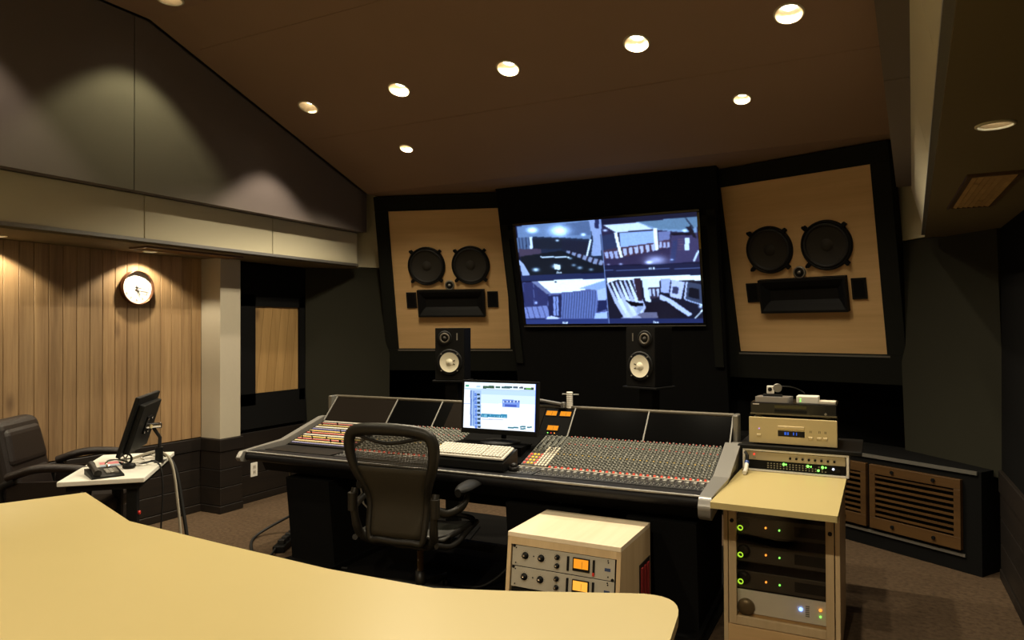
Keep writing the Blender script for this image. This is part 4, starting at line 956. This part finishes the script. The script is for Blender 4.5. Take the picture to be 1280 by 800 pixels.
MB().cyl((-.165, -.001, .085), .0035, .004, 'y', 10).build('violet_light', mat('violet_led', (.5, .3, .9), .4, emit=(.6, .35, 1), estr=.7), gp)
for x in (-.17, .17):
    for y in (.05, .29): MB().cyl((x, y, .005), .02, .010, 'z', 16).build('foot', M['black'], gp)
# black player on top
bp = thing('video_player', 'slim black disc player standing on top of the gold player', 'disc player', (-.393, 3.985, 1.005), 0)
MB().span((-.213, .004, .014), (.213, .27, .078)).build('case', M['black_gloss'], bp, bevel=.004)
MB().span((-.213, -.001, .014), (.213, .004, .022)).build('lower_lip', mat('olive_lip', (.16, .14, .09), .35, metal=.5), bp)
MB().span((-.09, .0, .052), (.07, .0035, .066)).build('display_window', mat('olive_window', (.05, .045, .015), .15), bp)
MB().span((-.09, .0, .028), (.07, .0035, .044)).build('tray_door', M['black'], bp)
MB().span((-.200, .0, .066), (-.168, .0035, .071)).build('maker_mark', mat('pale_mark', (.7, .62, .58), .4), bp)
MB().cyl((.16, .0, .03), .006, .006, 'y', 12).build('knob', M['steel'], bp)
for x in (-.17, .17):
    for y in (.04, .23): MB().cyl((x, y, .007), .022, .014, 'z', 16).build('foot', mat('olive_lip', (.16, .14, .09), .35, metal=.5), bp)
# clutter on top
zt = 1.0835
tag(MB().prism([(-.10, -.05), (.07, -.05), (.085, .05), (-.085, .05)], 0, .028, 'z').build('plastic_case', mat('hazy_plastic', (.36, .34, .33), .25, metal=.3), loc=(-.485, 4.06, zt), bevel=.005), 'hazy grey plastic case lying on the black player under the small camera', 'case')
wb_ = thing('white_unit', 'small white box with green lights on the black player', 'device', (-.318, 4.06, zt), 0)
MB().span((-.058, -.045, 0), (.05, .05, .038)).build('box', M['white_plastic'], wb_, bevel=.004)
for z in (.012, .024): MB().box((-.038, -.046, z), (.005, .003, .005)).build('green_light', M['led_g'], wb_)
tag(MB().span((-.045, -.04, 0), (.045, .05, .014)).build('cream_block', mat('cream_strip', (.75, .68, .55), .6), loc=(-.232, 4.06, zt), bevel=.002), 'thin cream box lying at the right end of the black player', 'box')
cm = thing('action_camera', 'small pale square camera perched on the plastic case', 'camera', (-.50, 4.06, zt+.028), .1)
MB().span((-.030, -.012, .014), (.008, .02, .056)).build('body', M['white_plastic'], cm, bevel=.003)
MB().lathe([(.011, 0), (.011, .006), (.008, .007), (.0001, .006)], 18, 0, Matrix.Rotation(PI/2, 4, 'X')).build('lens', M['black_gloss'], cm, loc=(-.014, -.012, .038))
MB().lathe([(.022, -.012), (.024, 0), (.022, .012)], 20, 0, Matrix.Rotation(PI/2, 4, 'X')).build('dial', M['steel'], cm, loc=(.024, 0, .046))
MB().box((0, 0, .006), (.10, .035, .012)).build('mount', M['black'], cm, bevel=.003)
MB().tube(bez([(.045, 0, .055), (.10, 0, .052), (.15, .02, .03), (.16, .03, .01), (.13, .04, -.015)], 16), .003, 6).build('camera_cable', M['black'], cm)
cj = thing('cable_plug', 'black and blue cable plug lying at the front left corner of the small rack', 'plug', (-.61, 3.80, .722), .2)
MB().tube([(0, 0, .012), (.01, .05, .02), (.015, .08, .045)], .011, 10).build('plug_body', M['white_plastic'], cj)
MB().tube([(.015, .08, .045), (.018, .09, .055)], .012, 10).build('blue_collar', M['blue'], cj); MB().tube([(.018, .09, .055), (.02, .10, .085), (.01, .12, .10)], .008, 8).build('tail', M['black'], cj)

# ------------------------------------------------------------------ pale wooden rack box with two compressors
bx = thing('wooden_rack', 'pale birch rack box with a leaning front standing before the console', 'rack', (-1.218, 2.83, 0), .0)
bw, bd_, bh = .266, .425, .57; lean = .072
def side_poly(t0=0): return [(-lean, .0), (bd_, .0), (bd_, bh-.02), (0, bh-.02)]
for s_ in (-1, 1): MB().prism(side_poly(), s_*bw, s_*(bw-.018), 'x').build('side_panel', M['maplez'], bx, bevel=.002)
MB().prism([(-.003, bh-.02), (bd_, bh-.02), (bd_, bh), (0, bh)], -bw, bw, 'x').build('top_panel', M['pale'], bx, bevel=.002)
MB().span((-bw+.018, bd_-.02, .0), (bw-.018, bd_, bh-.02)).build('back_panel', M['maplez'], bx)
MB().prism([(-lean, 0), (.3, 0), (.3, .05), (-lean+.05*lean/bh, .05)], -bw+.018, bw-.018, 'x').build('bottom_panel', M['maplez'], bx)
MB().prism([(-.0065, .518), (.012, .518), (.014, .55), (-.0025, .55)], -bw+.018, bw-.018, 'x').build('front_rail', M['maplez'], bx, bevel=.001)
v = MB(); v.span((bw-.001, .25, .20), (bw+.003, .41, .42), 0)
o = v.build('side_vent', M['dark_grey'], bx)
for k in range(3): MB().span((bw+.003, .268+k*.048, .21), (bw+.008, .295+k*.048, .40)).build('red_slat', mat('dark_red', (.28, .02, .02), .5), o)
LA = math.atan2(lean, bh)
def comp(z, label, vu):
    g = thing('compressor', label, 'compressor', (-1.218, 2.83-lean*(1-z/bh)+.004, z), 0, 'grey compressors in the birch rack', rot=(-LA, 0, 0))
    MB().span((-.236, .004, 0), (.236, .24, .086)).build('chassis', M['black_metal'], g)
    MB().span((-.2405, 0, 0), (.2405, .004, .0875)).build('faceplate', M['faceplate'], g, bevel=.001)
    Rx = Matrix.Rotation(PI/2, 4, 'X')
    def knob(x, z, r):
        k = MB().lathe([(r*1.25, 0), (r*1.25, .003), (r*.9, .004), (r*.8, .018), (r*.55, .019), (r*.5, .0215), (.0001, .0215)], 20, 0, Rx, mis=[0, 0, 0, 0, 1, 1, 1], caps=False).build('knob', [M['black'], M['chrome']], g, loc=(x, 0, z))
        t = MB()
        for i in range(11):
            a = PI*1.25-i*PI*1.5/10; t.box((math.cos(a)*r*1.65, -.0006, math.sin(a)*r*1.65), (.0016, .001, .0016))
        t.build('dial_marks', M['black'], k)
    knob(-.176, .048, .0125); knob(-.098, .047, .0125); knob(-.021, .062, .009); knob(-.021, .026, .009)
    for x, tip in ((.030, False), (.148, True)):
        s_ = MB().box((x, -.003, .044), (.009, .008, .060)).build('button_strip', M['black'], g, bevel=.001)
        if tip: MB().box((x, -.005, .016), (.009, .008, .014)).build('red_button', M['red'], s_, bevel=.001)
    m_ = MB()
    m_.span((.052, -.006, .018), (.130, 0, .074)); me_ = m_.build('meter', M['black'], g, bevel=.002)
    MB().span((.058, -.0072, .030), (.124, -.006, .069)).build('meter_face', vu, me_)
    MB().box((.096, -.0076, .046), (.0012, .0006, .028)).build('needle', M['black'], me_, rot=(0, 0, 0))
    MB().span((.196, -.0008, .036), (.222, 0, .049)).build('blue_badge', mat('blue_badge', (.03, .06, .16), .5), g)
    for x, z in ((-.222, .012), (-.222, .076), (.212, .014), (.212, .072), (.14+.07, .08), (-.135, .05)): MB().cyl((x, -.001, z), .003, .003, 'y', 10).build('screw', M['black'], g)
    for x in (-.232, .232): MB().cyl((x, -.001, .004 if x > 0 else .084), .007, .003, 'y', 12).build('mounting_slot', M['black'], g)
comp(.428, 'grey compressor with an orange meter, upper of two in the birch rack', M['vu'])
comp(.338, 'grey compressor with a yellow-lit meter, lower of two in the birch rack', M['vu2'])
lu = thing('black_rack_unit', 'black rack unit with a lime light under the grey compressors', 'rack unit', (-1.218, 2.83-lean*(1-.245/bh)+.004, .245), 0, rot=(-LA, 0, 0))
MB().span((-.236, .01, 0), (.236, .22, .086)).build('chassis', M['black_metal'], lu); MB().span((-.2405, .006, 0), (.2405, .011, .0875)).build('front_panel', M['black'], lu)
MB().span((-.165, .003, .060), (-.065, .007, .066)).build('slot', M['steel'], lu); MB().cyl((-.115, .003, .064), .004, .006, 'y', 10).build('lime_light', M['led_y'], lu)
for x in (-.205, -.19): MB().cyl((x, .004, .056), .005, .006, 'y', 10).build('jack', M['steel'], lu)

# ------------------------------------------------------------------ producer desk in the foreground
dk = thing('producer_desk', 'large cream-topped desk filling the foreground', 'desk', (-1.9, 1.2, 0), 0)
poly = [(-.43, .55), (-.437, 1.657)] + [((1-t)**2*-.455+2*t*(1-t)*-.478+t*t*-.61, (1-t)**2*1.80+2*t*(1-t)*1.955+t*t*1.893) for t in [i/8 for i in range(9)]] + [(-.90, 1.765), (-1.121, 1.68), (-1.50, 1.668), (-2.01, 1.698), (-2.557, 1.738), (-3.186, 1.954), (-3.33, 1.62), (-3.55, .55)]
poly = [(x+1.9, y-1.2) for x, y in poly]
MB().prism(poly, .725, .752, 'z').build('desktop', M['laminate'], dk, bevel=.006, seg=3)
def inset(pl, d):
    cx = sum(p[0] for p in pl)/len(pl); cy = sum(p[1] for p in pl)/len(pl)
    return [(cx+(x-cx)*(1-d), cy+(y-cy)*(1-d*2)) for x, y in pl]
ins = inset(poly, .06)
MB().prism(ins, .05, .725, 'z').build('desk_body', M['maplez'], dk)
MB().prism(inset(poly, .09), 0, .05, 'z').build('plinth', M['black'], dk)

# ------------------------------------------------------------------ white side table, its monitor and clutter
TA = math.atan2(.27, .292)
tb = thing('side_table', 'small white table with a black leg beside the leather chair', 'table', (-3.79, 2.53, 0), TA)
MB().span((-.20, -.40, .697), (.20, .40, .722)).build('tabletop', M['white'], tb, bevel=.004)
MB().span((-.17, -.36, .66), (.17, .36, .697)).build('under_frame', M['black_metal'], tb)
for y in (-.30, .30):
    lx = .10 if y < 0 else -.12
    MB().span((lx, y-.03, .03), (lx+.05, y+.03, .66)).build('leg', M['black_metal'], tb, bevel=.004)
    MB().span((-.20, y-.03, 0), (.20, y+.03, .03)).build('foot', M['black_metal'], tb, bevel=.004)
MB().cyl((.155, -.30, .52), .010, .012, 'x', 12).build('red_knob', M['red'], tb)
def T2(x, y): # table-local to world
    return (-3.79+math.cos(TA)*x-math.sin(TA)*y, 2.53+math.sin(TA)*x+math.cos(TA)*y)
mx, my = T2(.06, .06)
m2 = thing('computer_monitor', 'black monitor seen from behind on an arm over the white table', 'monitor', (mx, my, .722), TA-.02)
f = MB(); f.span((-.022, -.24, -.17), (.0, .24, .17)); f.span((.0, -.20, -.15), (.030, .20, .13)); 
TI = Matrix.Translation((.025, 0, .228)) @ Matrix.Rotation(.30, 4, 'Y')
f.v = [tuple(TI @ Vector(v)) for v in f.v]; f.build('housing', M['black'], m2, bevel=.005)
sc_ = MB().span((-.0232, -.225, -.155), (-.0222, .225, .155)); sc_.v = [tuple(TI @ Vector(v)) for v in sc_.v]; sc_.build('screen', M['black_gloss'], m2)
b = MB().span((.03, -.05, -.05), (.038, .05, .05)); b.v = [tuple(TI @ Vector(v)) for v in b.v]; b.build('mount_plate', M['black_metal'], m2)
for y, z in ((-.04, -.04), (-.04, .04), (.04, -.04), (.04, .04)):
    q = MB().cyl((.041, y, z), .006, .006, 'x', 10); q.v = [tuple(TI @ Vector(v)) for v in q.v]; q.build('screw', M['chrome'], m2)
hd = TI @ Vector((.06, 0, .0))
MB().tube([(.12, .0, .04), (.125, 0, .14), tuple(hd)], .010, 10).build('arm', M['dark_grey'], m2)
j_ = MB(); j_.tube([tuple(hd+Vector((-.03, 0, 0))), tuple(hd+Vector((.05, 0, .0)))], .016, 10); j_.tube([tuple(hd+Vector((0, -.03, 0))), tuple(hd+Vector((0, .05, 0)))], .012, 10); j_.build('joint', M['chrome'], m2)
MB().tube([(.12, 0, .006), (.12, 0, .085)], .022, 14).build('clamp_post', M['black'], m2)
MB().span((.07, -.04, 0), (.15, .04, .006)).build('clamp_plate', M['black'], m2)
def on_table(name, label, cat, x, y, rz=0): 
    wx, wy = T2(x, y); return thing(name, label, cat, (wx, wy, .722), TA+rz)
r_ = on_table('cable_reel', 'small black tape reel with spokes standing on the white table', 'reel', .02, -.01, .3)
MB().lathe([(.036, -.012), (.036, .012), (.026, .012), (.026, -.012), (.036, -.012)], 26, 0, Matrix.Rotation(PI/2, 4, 'X'), caps=False).build('rim', M['black'], r_, loc=(0, 0, .036))
MB().cyl((0, 0, .036), .009, .026, 'y', 14).build('hub', M['steel'], r_)
for k in range(3): MB().box((0, 0, 0), (.052, .008, .007)).build('spoke', M['steel'], r_, loc=(0, 0, .036), rot=(0, k*PI/3, 0))
ph = on_table('telephone', 'grey desk phone with coiled parts at the near end of the white table', 'telephone', -.02, -.27, .45)
MB().prism([(-.10, .0), (.09, .0), (.09, .030), (-.10, .010)], -.075, .075, 'x').build('base', M['black'], ph, bevel=.006)
MB().tube(bez([(-.045, -.09, .035), (-.05, 0, .062), (-.045, .08, .065)], 10), [.016]*5+[.018]*4 + [.016]*2, 10).build('handset', M['dark_grey'], ph) if False else MB().tube([(-.045, -.09, .026), (-.048, 0, .044), (-.045, .08, .050)], [.019, .013, .019], 10).build('handset', M['dark_grey'], ph)
k_ = grid_keys(3, 4, .06, .08, 0); k_.v = [(x, y, z+.018+y*.105) for x, y, z in k_.v]; k_.build('keys', M['steel'], ph, loc=(.03, -.02, 0), kind='stuff')
gl = on_table('headphones', 'silver and black headphones lying on the white table', 'headphones', .02, -.15, 1.0)
MB().tube([(.06*math.cos(a), .06*math.sin(a), .03+.02*math.sin(a)) for a in np.linspace(0, PI, 14)], .006, 8).build('headband', M['chrome'], gl)
for s_ in (-1, 1): MB().lathe([(.028, 0), (.034, .008), (.030, .024), (.0001, .028)], 20, 0, Matrix.Translation((s_*.06, -.01, .0))).build('ear_cup', M['black'], gl)
mg = on_table('magazine', 'white and pink printed leaflet lying under the monitor', 'leaflet', -.06, .06, .3)
MB().span((-.07, -.10, 0), (.07, .10, .004)).build('pages', M['paper'], mg); MB().span((-.066, -.02, .004), (.066, .06, .0043)).build('pink_print', mat('pink_print', (.75, .22, .25), .6), mg); MB().span((-.066, -.09, .004), (.066, -.04, .0043)).build('blue_print', mat('pale_blue_print', (.4, .5, .65), .6), mg)
def cable(name, label, pts, r, m, n=40):
    return tag(MB().tube(bez(pts, n), r, 8).build(name, m), label, 'cable')
tx = lambda x, y, z: (*T2(x, y), z)
cable('pale_cable', 'pale grey cable hanging from the white table to the floor', [tx(.02, .12, .735), tx(.14, .18, .76), tx(.225, .16, .70), tx(.27, .12, .45), tx(.29, .10, .20), tx(.27, .09, .006)], .008, M['cable_grey'])
cable('black_cable', 'thick black cable hanging from the white table to the floor', [tx(.05, .20, .735), tx(.15, .22, .75), tx(.235, .21, .66), tx(.29, .17, .40), tx(.33, .13, .15), tx(.34, .10, .010)], .011, M['rubber'])
cable('thin_cable', 'thin black cable hanging close to the black table leg', [tx(.08, -.05, .727), tx(.19, -.04, .735), tx(.22, -.05, .60), tx(.21, -.05, .3), tx(.22, -.06, .006)], .005, M['rubber'])
cable('white_flex', 'loose white cable curled on the white table under the monitor', [tx(.16, .30, .728), tx(.05, .24, .728), tx(.10, .08, .728), tx(.03, .02, .728), tx(.12, -.06, .728), tx(.17, .10, .728), tx(.10, .22, .74)], .005, M['white_plastic'], 60)

# ------------------------------------------------------------------ leather chair
lc = thing('leather_chair', 'dark brown leather office chair with padded arms by the plank wall', 'chair', (-4.27, 2.53, 0), math.radians(-55))
def pad_box(lo, hi, nx=5, ny=3, nz=6, puff=.02, f=None):
    m = MB(); cx = [(a+b)/2 for a, b in zip(lo, hi)]; hw = [(b-a)/2 for a, b in zip(lo, hi)]
    m.box((0, 0, 0), (2, 2, 2)); m.v = [(cx[0]+v[0]*hw[0], cx[1]+v[1]*hw[1], cx[2]+v[2]*hw[2]) for v in m.v]
    return m
b = pad_box((-.24, -.29, .46), (.24, -.17, .97)); b.v = [(x*(.92 if z > .8 else 1), y-(z-.46)*.22, z) for x, y, z in b.v]
b.build('backrest', M['leather'], lc, bevel=.05, seg=4)
b = pad_box((-.20, -.30, .50), (.20, -.155, .69)); b.v = [(x, y-(z-.46)*.22, z) for x, y, z in b.v]; b.build('lumbar_cushion', M['leather'], lc, bevel=.045, seg=4)
b = pad_box((-.21, -.30, .70), (.21, -.155, .93)); b.v = [(x*(.93 if z > .8 else 1), y-(z-.46)*.22, z) for x, y, z in b.v]; b.build('head_cushion', M['leather'], lc, bevel=.045, seg=4)
pad_box((-.25, -.22, .40), (.25, .27, .51)).build('seat', M['leather'], lc, bevel=.04, seg=4)
for s_ in (-1, 1):
    a = MB(); a.tube(bez([(s_*.27, -.20, .67), (s_*.285, -.05, .715), (s_*.29, .12, .715), (s_*.285, .24, .695)], 12), .024, 10, flat=1.5); a.build('arm_pad', M['leather'], lc)
    a = MB(); a.tube(bez([(s_*.27, -.22, .44), (s_*.275, -.24, .60), (s_*.28, -.16, .655)], 10), .022, 10); a.build('arm_frame', M['black'], lc); a = MB(); a.tube(bez([(s_*.285, .22, .655), (s_*.28, .20, .54), (s_*.26, .05, .42)], 10), .022, 10); a.build('arm_frame', M['black'], lc)
    a = MB(); a.prism([(-.22, .43), (.06, .43), (.22, .64), (-.20, .64)], s_*.262, s_*.275, 'x'); a.build('arm_panel', M['leather'], lc)
MB().lathe([(.03, .09), (.03, .22), (.02, .22), (.02, .40)], 16).build('gas_column', M['black'], lc)
for k in range(5):
    a = k*2*PI/5; c_, s__ = math.cos(a), math.sin(a)
    leg = MB().tube([(.02*c_, .02*s__, .10), (.28*c_, .28*s__, .075)], [.028, .018], 10).build('leg', M['chrome'], lc)
    MB().lathe([(.026, -.02), (.026, .02)], 14, 0, Matrix.Translation((.28*c_, .28*s__, .026)) @ Matrix.Rotation(a+PI/2, 4, 'Z') @ Matrix.Rotation(PI/2, 4, 'Y')).build('caster', M['black'], leg)

# ------------------------------------------------------------------ clock, outlet, lamp, post, floor things
ck = thing('wall_clock', 'round white wall clock in a copper-brown rim on the plank wall', 'clock', (-4.92, 3.39, 1.800), 0, rot=(0, 0, PI/2))
fx = Matrix.Rotation(PI/2, 4, 'X'); R_ = .128
MB().lathe([(R_, 0), (R_, .036), (R_-.003, .040), (R_-.007, .038), (R_-.007, .012)], 48, 0, fx, caps=False).build('rim', mat('copper_rim', (.16, .07, .035), .3, metal=.6), ck)
MB().lathe([(R_-.006, .012), (.0001, .012)], 48, 0, fx, caps=False).build('face', mat('clock_face', (.85, .83, .78), .6), ck)
for k in range(60):
    if k % 5 == 0:
        a = PI/2-k*PI/30; h_ = (k//5) or 12
        vs, fs = text_faces(str(h_), .026); m = MB(); m.add([(x+.092*math.cos(a), -.0128, y+.092*math.sin(a)) for x, y, z in vs], fs); m.build('numeral', M['black'], ck)
def hand(ang, l, w_, y, m, nm):
    MB().prism([(-w_, -.02), (w_, -.02), (w_*.6, l), (-w_*.6, l)], -y-.0015, -y, 'y').build(nm, m, ck, rot=(0, ang, 0))
hand(math.radians(158), .062, .0035, .018, M['black'], 'hour_hand'); hand(math.radians(98), .095, .0025, .021, M['black'], 'minute_hand'); hand(math.radians(112), .09, .001, .023, M['steel'], 'second_hand')
MB().cyl((0, -.018, 0), .006, .012, 'y', 14).build('pin', M['black'], ck)
ol = thing('wall_outlet', 'cream double power outlet low on the dark wainscot behind the console', 'outlet', (-4.782, 4.39, .275), 0, rot=(0, 0, PI/2))
MB().span((-.037, -.007, -.06), (.037, 0, .06)).build('plate', M['white_plastic'], ol, bevel=.003)
for z in (-.022, .022):
    q = MB().span((-.016, -.009, z-.016), (.016, -.006, z+.016)).build('socket', mat('outlet_insert', (.6, .56, .48), .4), ol)
    for x in (-.006, .006): MB().span((x-.0015, -.0095, z-.006), (x+.0015, -.0088, z+.008)).build('slot', M['black'], q)
da = thing('desk_lamp', 'slim silver lamp arm lying along the back of the meter bridge', 'lamp', (-1.84, 4.07, .985), -.03)
MB().box((0, 0, .035), (.22, .03, .016)).build('arm', M['silver'], da, bevel=.004, rot=(0, .12, 0)); MB().box((.10, 0, .020), (.024, .034, .036)).build('joint', M['silver'], da, bevel=.004); MB().span((.075, -.03, 0), (.125, .03, .006)).build('base', M['dark_grey'], da)
wp = thing('ribbed_post', 'white ribbed post with a thin black crossbar behind the meter bridge', 'post', (-1.70, 4.075, .985), 0)
w_ = MB(); prof = [(.018, 0)]
for k in range(8): prof += [(.018, k*.013+.002), (.020, k*.013+.005), (.020, k*.013+.010), (.018, k*.013+.012)]
w_.lathe(prof, 18); w_.build('post', M['white_plastic'], wp)
MB().tube([(-.05, 0, .088), (.06, 0, .088)], .004, 8).build('crossbar', M['steel'], wp); MB().tube([(.012, .0, .108), (.012, 0, .012)], .012, 8).build('clip', M['black'], wp) if False else None
ps = thing('power_strip', 'black power strip with plugs on the carpet left of the console', 'power strip', (-3.66, 3.70, 0), math.radians(-63))
MB().span((-.28, -.04, 0), (.28, .04, .045)).build('body', M['black'], ps, bevel=.006)
rk = random.Random(3)
for k in range(7): MB().box((-.24+k*.075, 0, .058), (.045, .045, .03)).build('plug', M['rubber'], ps, bevel=.005)
for k in range(6): MB().cyl((-.24+k*.08, -.0415, .025), .010, .004, 'y', 10).build('socket', M['steel'], ps)
tr = thing('transformer', 'black box transformer at the console end of the power strip', 'transformer', (-3.90, 4.16, 0), math.radians(-63))
MB().span((-.10, -.07, 0), (.10, .07, .12)).build('box', M['black_metal'], tr, bevel=.006); MB().box((-.101, 0, .06), (.002, .03, .05)).build('label_plate', mat('orange_label', (.5, .2, .05), .5), tr); MB().tube([(-.05, 0, .12), (0, 0, .15), (.05, 0, .12)], .008, 8).build('handle', M['black'], tr)
cable('floor_cable', 'black cable looping over the carpet from the console to the power strip', [(-3.35, 3.62, .40), (-3.55, 3.85, .25), (-3.85, 3.82, .10), (-3.93, 3.62, .012), (-3.70, 3.38, .012), (-3.45, 3.22, .012), (-3.1, 3.10, .012)], .010, M['rubber'])
cable('strip_cable', 'black cable lying beside the power strip on the carpet', [(-3.55, 3.44, .03), (-3.45, 3.30, .012), (-3.30, 3.30, .012), (-3.12, 3.36, .012), (-2.9, 3.40, .012)], .008, M['rubber'])
cable('pedal_cable', 'black cable hanging under the console right of the task chair', [(-1.75, 3.75, .55), (-1.78, 3.72, .35), (-1.86, 3.62, .15), (-2.0, 3.5, .02), (-2.2, 3.45, .012)], .008, M['rubber'])
cable('loose_cable', 'thin black cable hanging behind the birch rack under the console', [(-.98, 3.9, .5), (-1.0, 3.85, .3), (-.92, 3.75, .1), (-.86, 3.65, .012), (-.80, 3.6, .012)], .006, M['rubber'])
cable('patch_cable', 'thin black cable hanging near the centre pedestal under the console', [(-1.62, 4.0, .5), (-1.68, 3.95, .3), (-1.80, 3.85, .12), (-1.95, 3.75, .012)], .006, M['rubber'])

tag(MB().prism([(-3.45, 2.15), (-.72, 2.15), (-.72, 4.90), (-3.35, 4.90)], 0.0, .008, 'z').build('darkening_mat', mat('darkening_mat_black', (.006, .0055, .005), .95, bump=.3, spec=.1), bevel=.002), 'black mat added to darken the floor under the console and task chair', 'mat')  # black sheet added to keep the floor under the console dark
